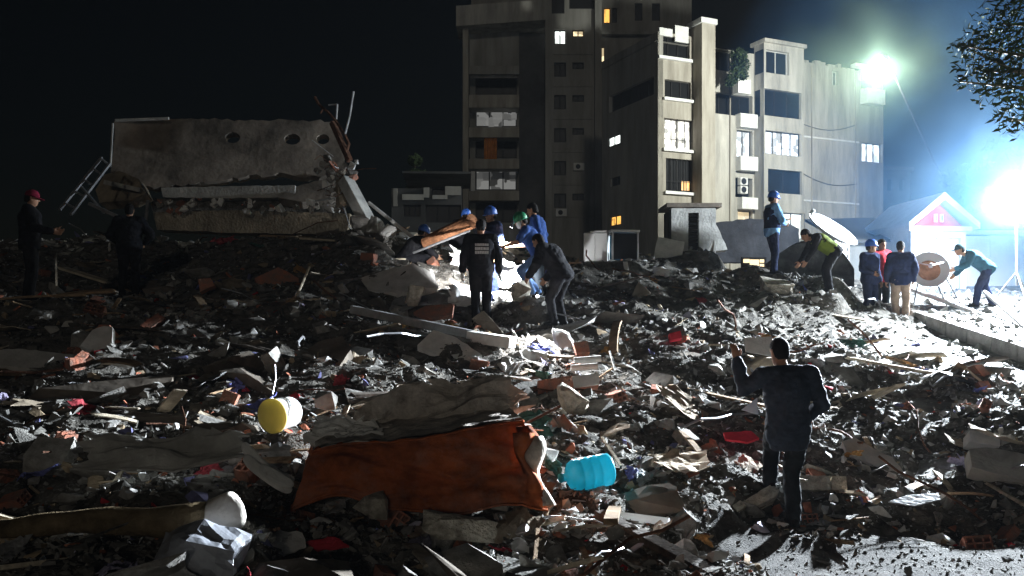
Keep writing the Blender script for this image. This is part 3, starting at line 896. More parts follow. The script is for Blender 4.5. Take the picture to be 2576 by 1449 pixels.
LAMP = at(2222, 152, 44.0)
def street_lamp():
    base = at(2420, 540, 47.0)
    root = empty('street_lamp', (base.x, base.y, 0), 0, 'street lamp on a long slanted arm shining green white beside the apartment block', 'street lamp')
    off = Vector((base.x, base.y, 0))
    h = base.z
    MB().tube([(0, 0, 0), (0, 0, h)], [.11, .08], 10).build('pole', m_['steel_dark'], root)
    tip = LAMP - off
    MB().tube([(0, 0, h - .3), Vector((0, 0, h)).lerp(tip, .5), tip + Vector((.35, 0, -.25))], [.07, .06, .045], 8).build('arm', m_['frame_dark'], root)
    d = Vector((-.55, .25, -.8)).normalized()
    M = d.to_track_quat('-Z', 'Y').to_matrix().to_4x4(); M.translation = tip
    hd = MB().lathe([(.10, .28), (.26, .2), (.30, .02), (.28, 0)], 16, M).build('lamp_head', m_['steel'], root, smooth=True)
    ln = MB().lathe([(.27, -.01), (.22, -.08), (.1, -.13), (.02, -.14)], 16, M)
    ln.build('lens', mat('street_lens', (.9, .9, .9), .3, 0, emit=(.75, 1.0, .86), estr=160), hd, smooth=True)
    L = bpy.data.lights.new('street_bulb', 'POINT')
    L.energy = STREET_W; L.color = (.97, 1.0, .92); L.shadow_soft_size = .25
    o = bpy.data.objects.new('street_bulb', L)
    o.location = tip + d * .45 + Vector((-.1, -.1, 0))
    o.rotation_euler = Vector((-.62, .55, -.55)).to_track_quat('-Z', 'Y').to_euler()
    link(o, root)

def haze_and_smoke():
    def volume(name, density, col, aniso=.2, noise=None):
        m = bpy.data.materials.new(name); m.use_nodes = True
        N, L = m.node_tree.nodes, m.node_tree.links
        N.remove(N['Principled BSDF'])
        v = N.new('ShaderNodeVolumePrincipled')
        v.inputs['Color'].default_value = (*col, 1)
        v.inputs['Density'].default_value = density
        v.inputs['Anisotropy'].default_value = aniso
        L.new(v.outputs[0], N['Material Output'].inputs['Volume'])
        if noise:
            tc = N.new('ShaderNodeTexCoord')
            nz = N.new('ShaderNodeTexNoise'); nz.inputs['Scale'].default_value = noise; nz.inputs['Detail'].default_value = 3; nz.inputs['Distortion'].default_value = .6
            L.new(tc.outputs['Object'], nz.inputs['Vector'])
            g = N.new('ShaderNodeTexGradient'); g.gradient_type = 'SPHERICAL'
            mp = N.new('ShaderNodeMapping')
            L.new(tc.outputs['Object'], mp.inputs['Vector']); L.new(mp.outputs[0], g.inputs['Vector'])
            r1 = N.new('ShaderNodeMapRange'); r1.inputs['From Min'].default_value = .42; r1.inputs['From Max'].default_value = .62
            r1.inputs['To Min'].default_value = .06; r1.inputs['To Max'].default_value = 1.0
            L.new(nz.outputs['Fac'], r1.inputs['Value'])
            mu = N.new('ShaderNodeMath'); mu.operation = 'MULTIPLY'
            L.new(r1.outputs['Result'], mu.inputs[0]); L.new(g.outputs['Fac'], mu.inputs[1])
            m2 = N.new('ShaderNodeMath'); m2.operation = 'MULTIPLY'; m2.inputs[1].default_value = density
            L.new(mu.outputs[0], m2.inputs[0]); L.new(m2.outputs[0], v.inputs['Density'])
        return m
    b = MB(); b.box((0, 60, 20.5), (260, 170, 45))
    o = b.build('haze', volume('haze_air', HAZE_D, (.86, .92, 1.0), .25)); o['kind'] = 'stuff'; o['label'] = 'thin night haze in the air'
    # floodlight smoke and a glow puff added at the street lamp; unit sphere scaled, density falls off to its rim
    for loc, sc, dens, ns, scol in SMOKE_AND_GLOW:
        me = MB().lathe([(max(math.sin(math.pi * k / 10), .001), -math.cos(math.pi * k / 10)) for k in range(11)], 16).mesh('smoke', volume('smoke_glow_air', dens, scol, .15, ns))
        s = bpy.data.objects.new('smoke', me); s.location = loc; s.scale = sc
        link(s); s['kind'] = 'stuff'; s['label'] = 'bluish smoke round the floodlight, plus glow puff added at the street lamp'

FLOOD_W, SPILL_W, STREET_W, HAZE_D = 140000.0, 8200.0, 15000.0, .00008
SMOKE_AND_GLOW = [((15.5, 23.2, 6.5), (10.5, 5.8, 9.0), .27, 2.1, (.22, .52, 1.0)), ((13.9, 21.3, 4.9), (4.8, 3.4, 4.0), .34, 2.7, (.45, .74, 1.0)),
         (tuple(LAMP + Vector((.3, .5, .3))), (6.0, 6.0, 5.5), .013, .9, (.66, 1.0, .80))]  # last entry: puff added to imitate bloom round the street lamp
# ------------------------------------------------------------------ people
V = Vector
def cap(mb, p0, r0, p1, r1, n=10):
    p0, p1 = V(p0), V(p1)
    d = (p1 - p0)
    if d.length < 1e-5: d = V((0, 0, 1e-4)); p1 = p0 + d
    u = d.normalized()
    pts, rs = [], []
    for k in range(4):
        a = math.pi / 2 * k / 4
        pts.append(p0 - u * r0 * math.cos(a)); rs.append(max(r0 * math.sin(a), r0 * .12))
    pts.append(p0); rs.append(r0); pts.append(p1); rs.append(r1)
    for k in range(1, 5):
        a = math.pi / 2 * k / 4
        pts.append(p1 + u * r1 * math.sin(a)); rs.append(max(r1 * math.cos(a), r1 * .12))
    mb.tube(pts, rs, n)

def loft(mb, secs, n=16):
    """closed tube through elliptical sections (centre, x axis, y axis, rx, ry)"""
    o = len(mb.v)
    for c, x, y, rx, ry in secs:
        for k in range(n):
            a = 2 * math.pi * k / n
            mb.v.append(tuple(V(c) + V(x) * (rx * math.cos(a)) + V(y) * (ry * math.sin(a))))
    for i in range(len(secs) - 1):
        for k in range(n):
            k2 = (k + 1) % n
            mb.f.append((o + i * n + k, o + i * n + k2, o + (i + 1) * n + k2, o + (i + 1) * n + k))
    mb.f.append(tuple(o + k for k in range(n))[::-1]); mb.f.append(tuple(o + (len(secs) - 1) * n + k for k in range(n)))

def solid(mb, name, material, parent, voxel, smooth_it=4, wrinkle=0.0, wscale=9.0, seed=0.0):
    """melt overlapping closed shapes into one continuous surface"""
    tmp = bpy.data.objects.new('tmp', mb.mesh('tmp'))
    COL.objects.link(tmp)
    r = tmp.modifiers.new('r', 'REMESH'); r.mode = 'VOXEL'; r.voxel_size = voxel; r.use_smooth_shade = True
    s = tmp.modifiers.new('s', 'SMOOTH'); s.iterations = smooth_it; s.factor = .5
    dg = bpy.context.evaluated_depsgraph_get()
    me = bpy.data.meshes.new_from_object(tmp.evaluated_get(dg))
    old = tmp.data
    bpy.data.objects.remove(tmp); bpy.data.meshes.remove(old)
    n = len(me.vertices)
    if wrinkle and n:
        co = np.empty(n * 3); me.vertices.foreach_get('co', co); co = co.reshape(-1, 3)
        no = np.empty(n * 3); me.vertices.foreach_get('normal', no); no = no.reshape(-1, 3)
        q = co * wscale + seed
        a = PN(q[:, 0], q[:, 1], q[:, 2] * 1.7) + .6 * (1 - 2 * np.abs(PN(q[:, 0] * 1.9, q[:, 1] * 1.9, q[:, 2] * 2.6 + 3)))
        co += no * (a * wrinkle)[:, None]
        me.vertices.foreach_set('co', co.ravel())
    me.materials.clear(); me.materials.append(material)
    me.polygons.foreach_set('use_smooth', [True] * len(me.polygons))
    me.name = name
    me.update()
    o = bpy.data.objects.new(name, me)
    link(o, parent)
    return o

STAND = dict(hipL=(-.09, 0, .93), hipR=(.09, 0, .93), shL=(-.19, 0, 1.43), shR=(.19, 0, 1.43), neck=(0, .005, 1.49), head=(0, .03, 1.63),
    elL=(-.25, -.03, 1.15), elR=(.25, -.03, 1.15), wrL=(-.26, .06, .90), wrR=(.26, .06, .90),
    knL=(-.11, .03, .50), knR=(.11, .03, .50), anL=(-.12, -.02, .09), anR=(.12, -.02, .09))

def hand(mb, wr, d, nrm, side, curl=.5, s=1.0):
    """palm, four fingers and a thumb; d along the fingers, nrm out of the back of the hand, side towards the thumb"""
    d = V(d).normalized(); side = V(side); side = (side - d * side.dot(d)).normalized(); nrm = side.cross(d)
    if nrm.dot(V(nrm)) < 0: nrm = -nrm
    wr = V(wr)
    loft(mb, [(wr - d * .01, side, nrm, .028 * s, .022 * s), (wr + d * .035 * s, side, nrm, .040 * s, .020 * s), (wr + d * .085 * s, side, nrm, .042 * s, .016 * s), (wr + d * .098 * s, side, nrm, .036 * s, .011 * s)], 12)
    for k, ln in enumerate((.070, .078, .072, .056)):
        o = side * (.030 - .020 * k) * s
        b = wr + d * .09 * s + o
        d1 = (d * math.cos(curl * .7) - nrm * math.sin(curl * .7)).normalized()
        m = b + d1 * ln * .5 * s
        d2 = (d * math.cos(curl * 1.9) - nrm * math.sin(curl * 1.9)).normalized()
        e = m + d2 * ln * .5 * s
        cap(mb, b, .0098 * s, m, .0092 * s, 8); cap(mb, m, .0092 * s, e, .0078 * s, 8)
    tb = wr + d * .03 * s + side * .034 * s
    tm = tb + (side * .75 + d * .7 - nrm * .2).normalized() * .042 * s
    te = tm + (d * .9 + side * .2 - nrm * .4).normalized() * .034 * s
    cap(mb, tb, .013 * s, tm, .0115 * s, 8); cap(mb, tm, .0115 * s, te, .009 * s, 8)

def person(label, foot, heading, J=None, top='black_cloth', legs='trouser_dark', vox=.014, hair='hair', hat=None, hat_mat=None, hscale=1.0, bulk=1.0,
           yaw=0.0, pitch=0.0, curl=.5, hem=.06, sleeve=1.0, vest=None, mask=False, group=None, gloves=None, lean=None, hand_skin='skin'):
    j = {k: V(v) for k, v in STAND.items()}
    for k, v in (J or {}).items(): j[k] = V(v)
    root = empty('person', foot, R(heading), label, 'person', group)
    root.scale = (hscale,) * 3
    hc = (j['hipL'] + j['hipR']) / 2; sc = (j['shL'] + j['shR']) / 2
    xh = (j['hipR'] - j['hipL']).normalized(); xs = (j['shR'] - j['shL']).normalized()
    sp = (sc - hc).normalized()
    def ax(t):
        x = xh.lerp(xs, t).normalized(); f = sp.cross(x).normalized()
        return x, f
    def torso(mb, g, lo=0.0):
        S_ = []
        for t, rx, ry in ((-.17 - lo, .120, .100), (-.10 - lo * .6, .150, .115), (.02, .168, .122), (.33, .150, .112), (.62, .170, .124), (.84, .185, .122), (.98, .150, .090), (1.06, .085, .070)):
            x, f = ax(min(max(t, 0), 1))
            S_.append((hc.lerp(sc, t) if t >= 0 else hc + (sc - hc) * t, x, f, rx * bulk + g, ry * bulk + g))
        loft(mb, S_, 18)
    # ---- body: one continuous surface
    b = MB()
    torso(b, -.012)
    cap(b, j['neck'] - V((0, 0, .03)), .062, j['head'] - V((0, 0, .05)), .052)
    for s_ in 'LR':
        cap(b, j['sh' + s_], .056, j['el' + s_], .042); cap(b, j['el' + s_], .043, j['wr' + s_], .030)
        cap(b, j['hip' + s_], .085, j['kn' + s_], .058); cap(b, j['kn' + s_], .058, j['an' + s_], .040)
        cap(b, sc.lerp(j['sh' + s_], .3), .07, j['sh' + s_], .062)
        d = (j['wr' + s_] - j['el' + s_]).normalized()
        d = V(j['hd' + s_]) if 'hd' + s_ in j else d
        sg = 1 if s_ == 'L' else -1
        side = V(j['th' + s_]) if 'th' + s_ in j else V((sg * .25, 1, .15))
        hand(b, j['wr' + s_], d, V((-sg, 0, 0)), side, curl, 1.05)
        an = j['an' + s_]; ft = j.get('ft' + s_, V((0.06 * (-sg), 1, 0)))
        ft = V(ft).normalized()
        cap(b, an + V((0, 0, -.03)), .042, an + ft * .13 + V((0, 0, -.055)), .030)
    Mh = Matrix.Translation(j['head']) @ (Matrix.Rotation(R(yaw), 4, 'Z') @ Matrix.Rotation(R(pitch), 4, 'X'))
    hx, hy = (Mh.to_3x3() @ V((1, 0, 0))), (Mh.to_3x3() @ V((0, 1, 0)))
    loft(b, [(Mh @ V((0, yo, z)), hx, hy, rx, ry) for z, rx, ry, yo in ((-.118, .026, .028, .052), (-.105, .044, .050, .042), (-.07, .060, .078, .016), (-.02, .070, .090, .006), (.03, .076, .096, 0), (.075, .070, .088, -.004), (.105, .048, .062, -.008), (.12, .018, .024, -.008))], 16)
    cap(b, Mh @ V((0, .086, .012)), .011, Mh @ V((0, .108, -.026)), .016)
    cap(b, Mh @ V((-.04, .078, .03)), .013, Mh @ V((.04, .078, .03)), .013)
    cap(b, Mh @ V((-.018, .088, -.065)), .010, Mh @ V((.018, .088, -.065)), .010)
    for sx in (-1, 1):
        cap(b, Mh @ V((sx * .076, -.008, .018)), .013, Mh @ V((sx * .074, -.002, -.022)), .010)
    body = solid(b, 'body', m_[hand_skin], root, vox * .8, 3)
    for sx in (-1, 1):
        e = MB(); cap(e, Mh @ V((sx * .031, .079, .006)), .010, Mh @ V((sx * .031, .081, .006)), .010, 8)
        e.build('eye', m_['hair_dark'], body)
    if hair:
        hb = MB()
        loft(hb, [(Mh @ V((0, yo, z)), hx, hy, rx, ry) for z, rx, ry, yo in ((-.075, .050, .045, -.052), (-.04, .070, .072, -.034), (.02, .082, .092, -.018), (.07, .083, .098, -.006), (.105, .064, .078, -.008), (.132, .030, .036, -.010))], 16)
        solid(hb, 'hair', m_['hair_dark'], root, .012, 3, .004, 40, 3.0)
    # ---- clothes
    t = MB()
    torso(t, .026, hem)
    for s_ in 'LR':
        el, wr, sh = j['el' + s_], j['wr' + s_], j['sh' + s_]
        cap(t, sc.lerp(sh, .35), .080 * bulk, sh, .078 * bulk)
        if sleeve > .6:
            cap(t, sh, .076 * bulk, el, .063 * bulk); e2 = el.lerp(wr, .96 if sleeve >= 1 else .5); cap(t, el, .063 * bulk, e2, .047 * bulk)
        else:
            cap(t, sh, .076 * bulk, sh.lerp(el, .75), .070 * bulk)
    loft(t, [(j['neck'].lerp(sc, .7), xs, sp.cross(xs), .09, .085), (j['neck'] + V((0, 0, .012)), xs, sp.cross(xs), .066, .066)], 14)
    solid(t, 'jacket' if sleeve > .6 else 'shirt', m_[top], root, vox * 1.15, 3, .019, 6.5, foot[0])
    p = MB()
    S_ = [(hc + (sc - hc) * q, *ax(0), rx * bulk + .014, ry * bulk + .014) for q, rx, ry in ((-.2, .11, .09), (-.10, .152, .115), (.04, .166, .12), (.16, .155, .112))]
    loft(p, S_, 18)
    for s_ in 'LR':
        hp, kn, an = j['hip' + s_], j['kn' + s_], j['an' + s_]
        cap(p, hp, .100 * bulk, kn, .076); cap(p, kn, .076, an + V((0, 0, .0)), .066)
    solid(p, 'trousers', m_[legs], root, vox * 1.15, 3, .015, 6.5, foot[0] + 4)
    for s_ in 'LR':
        an = j['an' + s_]; sg = 1 if s_ == 'L' else -1
        ft = V(j.get('ft' + s_, V((0.08 * (-sg), 1, 0)))).normalized(); sd = ft.cross(V((0, 0, 1))).normalized(); up = sd.cross(ft)
        q = MB()
        g0 = an - up * .058
        loft(q, [(g0 - ft * .085 + up * .01, sd, up, .020, .020), (g0 - ft * .07 + up * .02, sd, up, .036, .042), (g0 + up * .03, sd, up, .044, .062), (g0 + ft * .09 + up * .012, sd, up, .048, .040), (g0 + ft * .16, sd, up, .042, .028), (g0 + ft * .185 - up * .002, sd, up, .02, .018)], 14)
        cap(q, an, .052, an + up * .05, .05)
        solid(q, 'shoe', m_['shoe_black'], root, .013, 3)
        if gloves:
            gq = MB(); hand(gq, j['wr' + s_], (j['wr' + s_] - j['el' + s_]), V((-sg, 0, 0)), V((sg * .25, 1, .15)), curl, 1.22)
            solid(gq, 'glove', m_[gloves], root, .0085, 2)
    if vest:
        vv = MB()
        S_ = []
        for q, rx, ry in ((.10, .166, .124), (.33, .157, .119), (.62, .176, .131), (.84, .186, .129), (.99, .145, .095)):
            x, f = ax(q); S_.append((hc.lerp(sc, q), x, f, rx * bulk + .033, ry * bulk + .033))
        loft(vv, S_, 18)
        solid(vv, 'vest', m_[vest], root, vox * 1.15, 3, .008, 8, foot[0] + 9)
    if hat == 'helmet':
        hb = MB()
        prof = [(.112, .0), (.114, .02), (.112, .055), (.098, .095), (.07, .125), (.035, .14), (.004, .144)]
        for k, (r_, z) in enumerate(prof): pass
        loft(hb, [(Mh @ V((0, 0, z + .018)), hx, hy, r_ * .93, r_ * 1.12) for r_, z in prof], 20)
        ho = hb.build('helmet', m_[hat_mat], root, smooth=True)
        br = MB(); loft(br, [(Mh @ V((0, .008, z + .018)), hx, hy, r_ * .93, r_ * 1.14) for r_, z in ((.11, -.012), (.126, -.008), (.126, .002), (.112, .010))], 20); br.build('helmet_rim', m_[hat_mat], ho, smooth=True)
        rg = MB(); rg.tube([Mh @ V((0, .135 * math.cos(a) * .93, .018 + .148 * math.sin(a))) for a in [math.pi * k / 10 for k in range(1, 10)]], .011, 6); rg.build('helmet_ridge', m_[hat_mat], ho, smooth=True)
        for sx in (-1, 1):
            st = MB(); st.tube([Mh @ V((sx * .088, .01, .03)), Mh @ V((sx * .080, .03, -.05)), Mh @ V((0, .05, -.128))], .006, 6); st.build('chin_strap', m_['frame_dark'], ho)
    if hat == 'cap':
        hb = MB()
        loft(hb, [(Mh @ V((0, -.004, z)), hx, hy, r_ * .90, r_ * 1.1) for r_, z in ((.096, .018), (.098, .05), (.088, .09), (.06, .122), (.02, .136))], 18)
        ho = hb.build('cap', m_[hat_mat], root, smooth=True)
        vz = MB(); n = 8; vs = []
        for k in range(n + 1):
            a = math.pi * (.12 + .76 * k / n)
            for rr, z in ((.095, .03), (.17, .012), (.17, .005), (.095, .022)):
                vs.append(Mh @ V((math.cos(a) * rr * .82, math.sin(a) * rr * 1.06, z)))
        vz.add(vs, [(4 * k + i, 4 * k + (i + 1) % 4, 4 * k + 4 + (i + 1) % 4, 4 * k + 4 + i) for k in range(n) for i in range(4)]); vz.build('visor', m_[hat_mat], ho, smooth=True)
    if mask:
        mk = MB(); loft(mk, [(Mh @ V((0, .055, z)), hx, hy, rx, ry) for z, rx, ry in ((-.118, .03, .03), (-.095, .056, .052), (-.05, .068, .058), (-.012, .070, .052), (.0, .06, .044))], 16)
        solid(mk, 'face_mask', m_['mask_white'], root, .009, 2)
    return root, j, Mh

def people():
    out = {}
    F_ = lambda x, y, D: at(x, y, D)
    # man in the foreground climbing on to the heap, back to us
    f = PFOOT['front']
    out['front'] = person('man in bulky slate jacket climbing the rubble with one hand raised, back turned', f, 6,
        dict(hipL=(-.10, .04, .90), hipR=(.09, -.02, .91), shL=(-.22, .06, 1.40), shR=(.20, .0, 1.41), neck=(-.03, .06, 1.475), head=(-.05, .10, 1.615),
             elL=(-.37, .16, 1.27), wrL=(-.41, .24, 1.54), hdL=(-.15, .1, 1), thL=(1, .2, 0), elR=(.29, -.06, 1.14), wrR=(.22, .15, .98),
             knL=(-.02, .36, .70), anL=(.0, .44, .34), knR=(.04, .04, .49), anR=(.03, -.03, .09)),
        top='jacket_slate', vox=.011, bulk=1.06, hem=.2, pitch=-12, yaw=10)
    f = PFOOT['officer']
    o = person('officer in black uniform with three white printed lines on the back', f, 8,
        dict(elL=(-.28, -.02, 1.16), wrL=(-.30, .04, .90), elR=(.28, -.02, 1.16), wrR=(.31, .05, .90), anL=(-.08, -.02, .09), anR=(.10, .06, .09), knL=(-.09, .04, .5), knR=(.10, .08, .5)),
        top='black_cloth', legs='black_cloth', bulk=1.12, hscale=1.02, gloves='glove_white', vest='black_cloth', pitch=-14)
    pr = MB()
    rr = random.Random(4)
    for row in range(3):
        x = -.115
        z = 1.325 - row * .062
        while x < .10:
            wd = rr.uniform(.018, .034)
            yb = -.196 + .35 * x * x * 3
            pr.box((x + wd / 2, yb, z), (wd, .006, .047 if row else .040)); x += wd + .004
    q = pr.build('back_print', m_['print_white'], o[0]); q['kind'] = 'stuff'
    f = PFOOT['blue_behind']
    person('rescuer in blue helmet half hidden behind the black uniformed officer', f, 120, dict(elR=(.30, .02, 1.16), wrR=(.24, .22, 1.08)), top='navy_cloth', legs='navy_cloth', hat='helmet', hat_mat='helmet_blue', bulk=1.08, pitch=-10)
    f = PFOOT['green']
    out['green'] = person('rescuer in green helmet and white mask reaching a bare arm to the left', f, 82,
        dict(hipL=(-.09, -.10, .72), hipR=(.09, -.10, .72), shL=(-.18, .14, 1.16), shR=(.18, .12, 1.17), neck=(0, .18, 1.22), head=(0, .24, 1.34),
             elL=(-.24, .26, .95), wrL=(-.20, .48, .90), elR=(.24, .20, .93), wrR=(.18, .46, .92), knL=(-.14, .22, .46), knR=(.16, .24, .44), anL=(-.14, .02, .09), anR=(.16, -.04, .09)),
        top='blue_shirt', legs='jeans', hat='helmet', hat_mat='helmet_green', sleeve=.4, mask=True, pitch=-22, yaw=14)
    f = PFOOT['behind_green']
    person('dark haired person in blue shirt behind the green helmet rescuer', f, 75, dict(shL=(-.18, .06, 1.40), shR=(.18, .06, 1.40), neck=(0, .09, 1.46), head=(0, .14, 1.58)), top='blue_shirt', legs='trouser_dark', pitch=-18)
    f = PFOOT['stoop']
    out['stoop'] = person('large person in black stooping beside the green helmet rescuer', f, 62,
        dict(hipL=(-.10, -.12, .84), hipR=(.10, -.12, .84), shL=(-.20, .16, 1.27), shR=(.20, .14, 1.27), neck=(0, .22, 1.31), head=(0, .32, 1.40),
             elL=(-.30, .20, 1.02), wrL=(-.26, .36, .82), elR=(.30, .12, 1.02), wrR=(.27, .30, .80), knL=(-.12, .05, .45), knR=(.13, .02, .45), anL=(-.13, -.03, .09), anR=(.16, -.06, .09)),
        top='black_cloth', legs='black_cloth', bulk=1.22, pitch=-28)
    f = PFOOT['crouch_left']
    CR = dict(hipL=(-.10, -.18, .42), hipR=(.10, -.18, .42), shL=(-.19, .14, .82), shR=(.19, .14, .82), neck=(0, .19, .87), head=(0, .27, .98), elL=(-.26, .30, .60), wrL=(-.18, .48, .50), elR=(.26, .30, .60), wrR=(.18, .48, .50),
              knL=(-.16, .24, .48), knR=(.16, .24, .48), anL=(-.14, .02, .09), anR=(.14, .02, .09))
    person('crouching rescuer in blue helmet behind the rusty log', f, -60, CR, top='black_cloth', legs='black_cloth', hat='helmet', hat_mat='helmet_blue', pitch=-20)
    f = PFOOT['crouch_far']
    person('distant rescuer in dark blue helmet behind the upper end of the rusty log', f, -20, CR, top='black_cloth', legs='black_cloth', hat='helmet', hat_mat='helmet_blue', pitch=-8, yaw=30)
    f = PFOOT['pink']
    person('dark clothed man in pink cap at the far left edge', f, -68, dict(elR=(.26, .08, 1.15), wrR=(.20, .32, 1.10), elL=(-.26, .10, 1.15), wrL=(-.18, .34, 1.14)), top='black_cloth', legs='black_cloth', hat='cap', hat_mat='cap_pink', bulk=1.1, pitch=-10)
    f = PFOOT['shadow']
    person('broad dark figure seen from behind in front of the collapsed slab', f, 12, dict(elR=(.38, .0, 1.18), wrR=(.24, .20, 1.05), elL=(-.34, .02, 1.16), wrL=(-.22, .2, 1.04)), top='black_cloth', legs='black_cloth', bulk=1.25, hem=.12)
    f = PFOOT['ridge']
    person('officer in blue helmet standing on the ridge in profile with folded arms', f, -84,
        dict(elL=(-.24, .10, 1.14), wrL=(.02, .28, 1.16), elR=(.24, .12, 1.13), wrR=(-.02, .30, 1.10), anL=(-.10, .10, .09), knL=(-.10, .10, .5)), top='lightblue_shirt', legs='navy_cloth', hat='helmet', hat_mat='helmet_blue', vest='navy_cloth', bulk=1.05, pitch=-8)
    f = PFOOT['hivis']
    person('person with yellow high visibility stripe bending over below the large dish', f, 88,
        dict(hipL=(-.09, -.22, .84), hipR=(.09, -.22, .84), shL=(-.18, .18, 1.12), shR=(.18, .18, 1.12), neck=(0, .25, 1.14), head=(0, .36, 1.17), elL=(-.22, .28, .86), wrL=(-.18, .40, .64), elR=(.22, .28, .86), wrR=(.18, .42, .64),
             knL=(-.12, -.02, .46), knR=(.12, -.06, .46), anL=(-.12, -.08, .09), anR=(.13, -.14, .09)),
        top='black_cloth', legs='black_cloth', vest='hivis', pitch=-35)
    f = PFOOT['group_dark']
    person('person in dark blue with blue helmet standing left in the group by the gate', f, -150, dict(elR=(.26, .02, 1.14), wrR=(.20, .22, 1.05)), top='navy_cloth', legs='navy_cloth', hat='helmet', hat_mat='helmet_blue', bulk=1.12, yaw=40)
    f = PFOOT['group_red']
    person('person in red jacket standing between the two dark figures by the gate', f, -165, dict(), top='red_jacket', legs='trouser_dark', bulk=1.06)
    f = PFOOT['group_tan']
    person('person in navy jacket and tan trousers seen from behind by the gate', f, -14, dict(elL=(-.27, -.05, 1.16), wrL=(-.28, .03, .92), elR=(.27, -.08, 1.16), wrR=(.26, .06, .92), anL=(-.07, .05, .09), anR=(.09, -.05, .09)), top='navy_cloth', legs='tan_trouser', bulk=1.14, pitch=-10, yaw=-20)
    f = PFOOT['capman']
    out['capman'] = person('man in dark cap leaning forward under the floodlight', f, 84,
        dict(hipL=(-.09, -.14, .86), hipR=(.09, -.14, .86), shL=(-.18, .26, 1.17), shR=(.18, .24, 1.18), neck=(0, .33, 1.21), head=(0, .45, 1.27), elL=(-.24, .38, .92), wrL=(-.20, .60, .84), elR=(.24, .30, .90), wrR=(.20, .46, .74),
             knL=(-.12, .10, .46), knR=(.12, -.12, .47), anL=(-.12, .16, .09), anR=(.14, -.30, .10)),
        top='teal_vest', legs='navy_cloth', hat='cap', hat_mat='cap_dark', pitch=-10, bulk=1.05)
    return out

PF = dict(front=(1985, 1325, 7.9, .42), officer=(1210, 822, 14.2, .4), blue_behind=(1238, 770, 15.3, .35), green=(1345, 748, 14.9, .4), behind_green=(1358, 745, 15.6, .35), stoop=(1398, 820, 14.0, .4),
          crouch_left=(1034, 707, 17.0, .4), crouch_far=(1160, 655, 18.2, .4), pink=(75, 757, 13.5, .4), shadow=(325, 748, 16.0, .4), ridge=(1942, 690, 18.3, .4), hivis=(2072, 735, 17.5, .4),
          group_dark=(2188, 768, 18.3, .4), group_red=(2216, 760, 18.8, .35), group_tan=(2266, 792, 18.2, .35), capman=(2468, 788, 18.8, .3))
PFOOT = {k: flat(x, y, D, r) for k, (x, y, D, r) in PF.items()}
for k in ('group_tan', 'group_red', 'group_dark'):
    PFOOT[k].z = float(road_z(PFOOT[k].y)) + .012
PFOOT['capman'].z = float(road_z(PFOOT['capman'].y)) + .27
# ------------------------------------------------------------------ debris: shared piece meshes
def hull_mesh(name, seed, dims, material, npt=13, box=.75):
    g = random.Random(seed)
    bm = bmesh.new()
    for _ in range(npt):
        p = V((g.uniform(-1, 1), g.uniform(-1, 1), g.uniform(-1, 1)))
        if g.random() < box:
            k = max(abs(p.x), abs(p.y), abs(p.z)); p = p / k
        bm.verts.new((p.x * dims[0] / 2, p.y * dims[1] / 2, p.z * dims[2] / 2))
    r = bmesh.ops.convex_hull(bm, input=bm.verts)
    bmesh.ops.delete(bm, geom=list({e for e in r['geom_interior'] + r['geom_unused'] if isinstance(e, bmesh.types.BMVert)}), context='VERTS')
    bmesh.ops.recalc_face_normals(bm, faces=bm.faces)
    me = bpy.data.meshes.new(name); bm.to_mesh(me); bm.free()
    if material: me.materials.append(material)
    return me

def rough_rock(name, seed, dims, material, cuts=3, amp=.12, fs=6.0):
    """broken lump: hull, subdivided and pitted"""
    me = hull_mesh(name, seed, dims, material, 16, .8)
    bm = bmesh.new(); bm.from_mesh(me)
    bmesh.ops.triangulate(bm, faces=bm.faces)
    bmesh.ops.subdivide_edges(bm, edges=bm.edges, cuts=cuts, use_grid_fill=True)
    bm.normal_update()
    co = np.array([v.co for v in bm.verts]); no = np.array([v.normal for v in bm.verts])
    q = co * fs + seed
    d = PN(q[:, 0], q[:, 1], q[:, 2]) + .5 * PN(q[:, 0] * 2.3, q[:, 1] * 2.3, q[:, 2] * 2.3) + .3 * PN(q[:, 0] * 5, q[:, 1] * 5, q[:, 2] * 5)
    co = co + no * (d * amp * min(dims))[:, None]
    for v, c in zip(bm.verts, co): v.co = c
    bm.to_mesh(me); bm.free()
    return me

def plank_mesh(name, seed, L, W, T, material, bend=.0, jag=.5):
    g = random.Random(seed)
    mb = MB(); n = 5
    vs = []
    for i in range(n):
        x = -L / 2 + L * i / (n - 1)
        for k, (y, z) in enumerate(((-1, -1), (1, -1), (1, 1), (-1, 1))):
            dx = g.uniform(-1, 1) * jag * W if i in (0, n - 1) else 0
            vs.append((x + dx, y * W / 2, z * T / 2 + bend * (1 - (2 * i / (n - 1) - 1) ** 2)))
    fs = [(4 * i + k, 4 * i + (k + 1) % 4, 4 * i + 4 + (k + 1) % 4, 4 * i + 4 + k) for i in range(n - 1) for k in range(4)]
    fs += [(3, 2, 1, 0), tuple(4 * (n - 1) + k for k in range(4))]
    mb.add(vs, [f[::-1] for f in fs])
    return mb.mesh(name, material)

def hollow_brick(name, seed, material, L=.32, W=.2, H=.12):
    """clay block with two rows of holes, one corner broken off"""
    g = random.Random(seed)
    mb = MB(); t = .014
    cut = g.uniform(.4, 1.0)
    L = L * cut
    for z in (-H / 2 + t / 2, 0, H / 2 - t / 2): mb.box((0, 0, z), (L + g.uniform(-.02, .02), W, t))
    for y in (-W / 2 + t / 2, -W / 6, W / 6, W / 2 - t / 2):
        mb.box((0, y, -H / 4), (L + g.uniform(-.03, .01), t, H / 2 - t - .001)); mb.box((0, y, H / 4), (L + g.uniform(-.03, .01), t, H / 2 - t - .001))
    return mb.mesh(name, material)

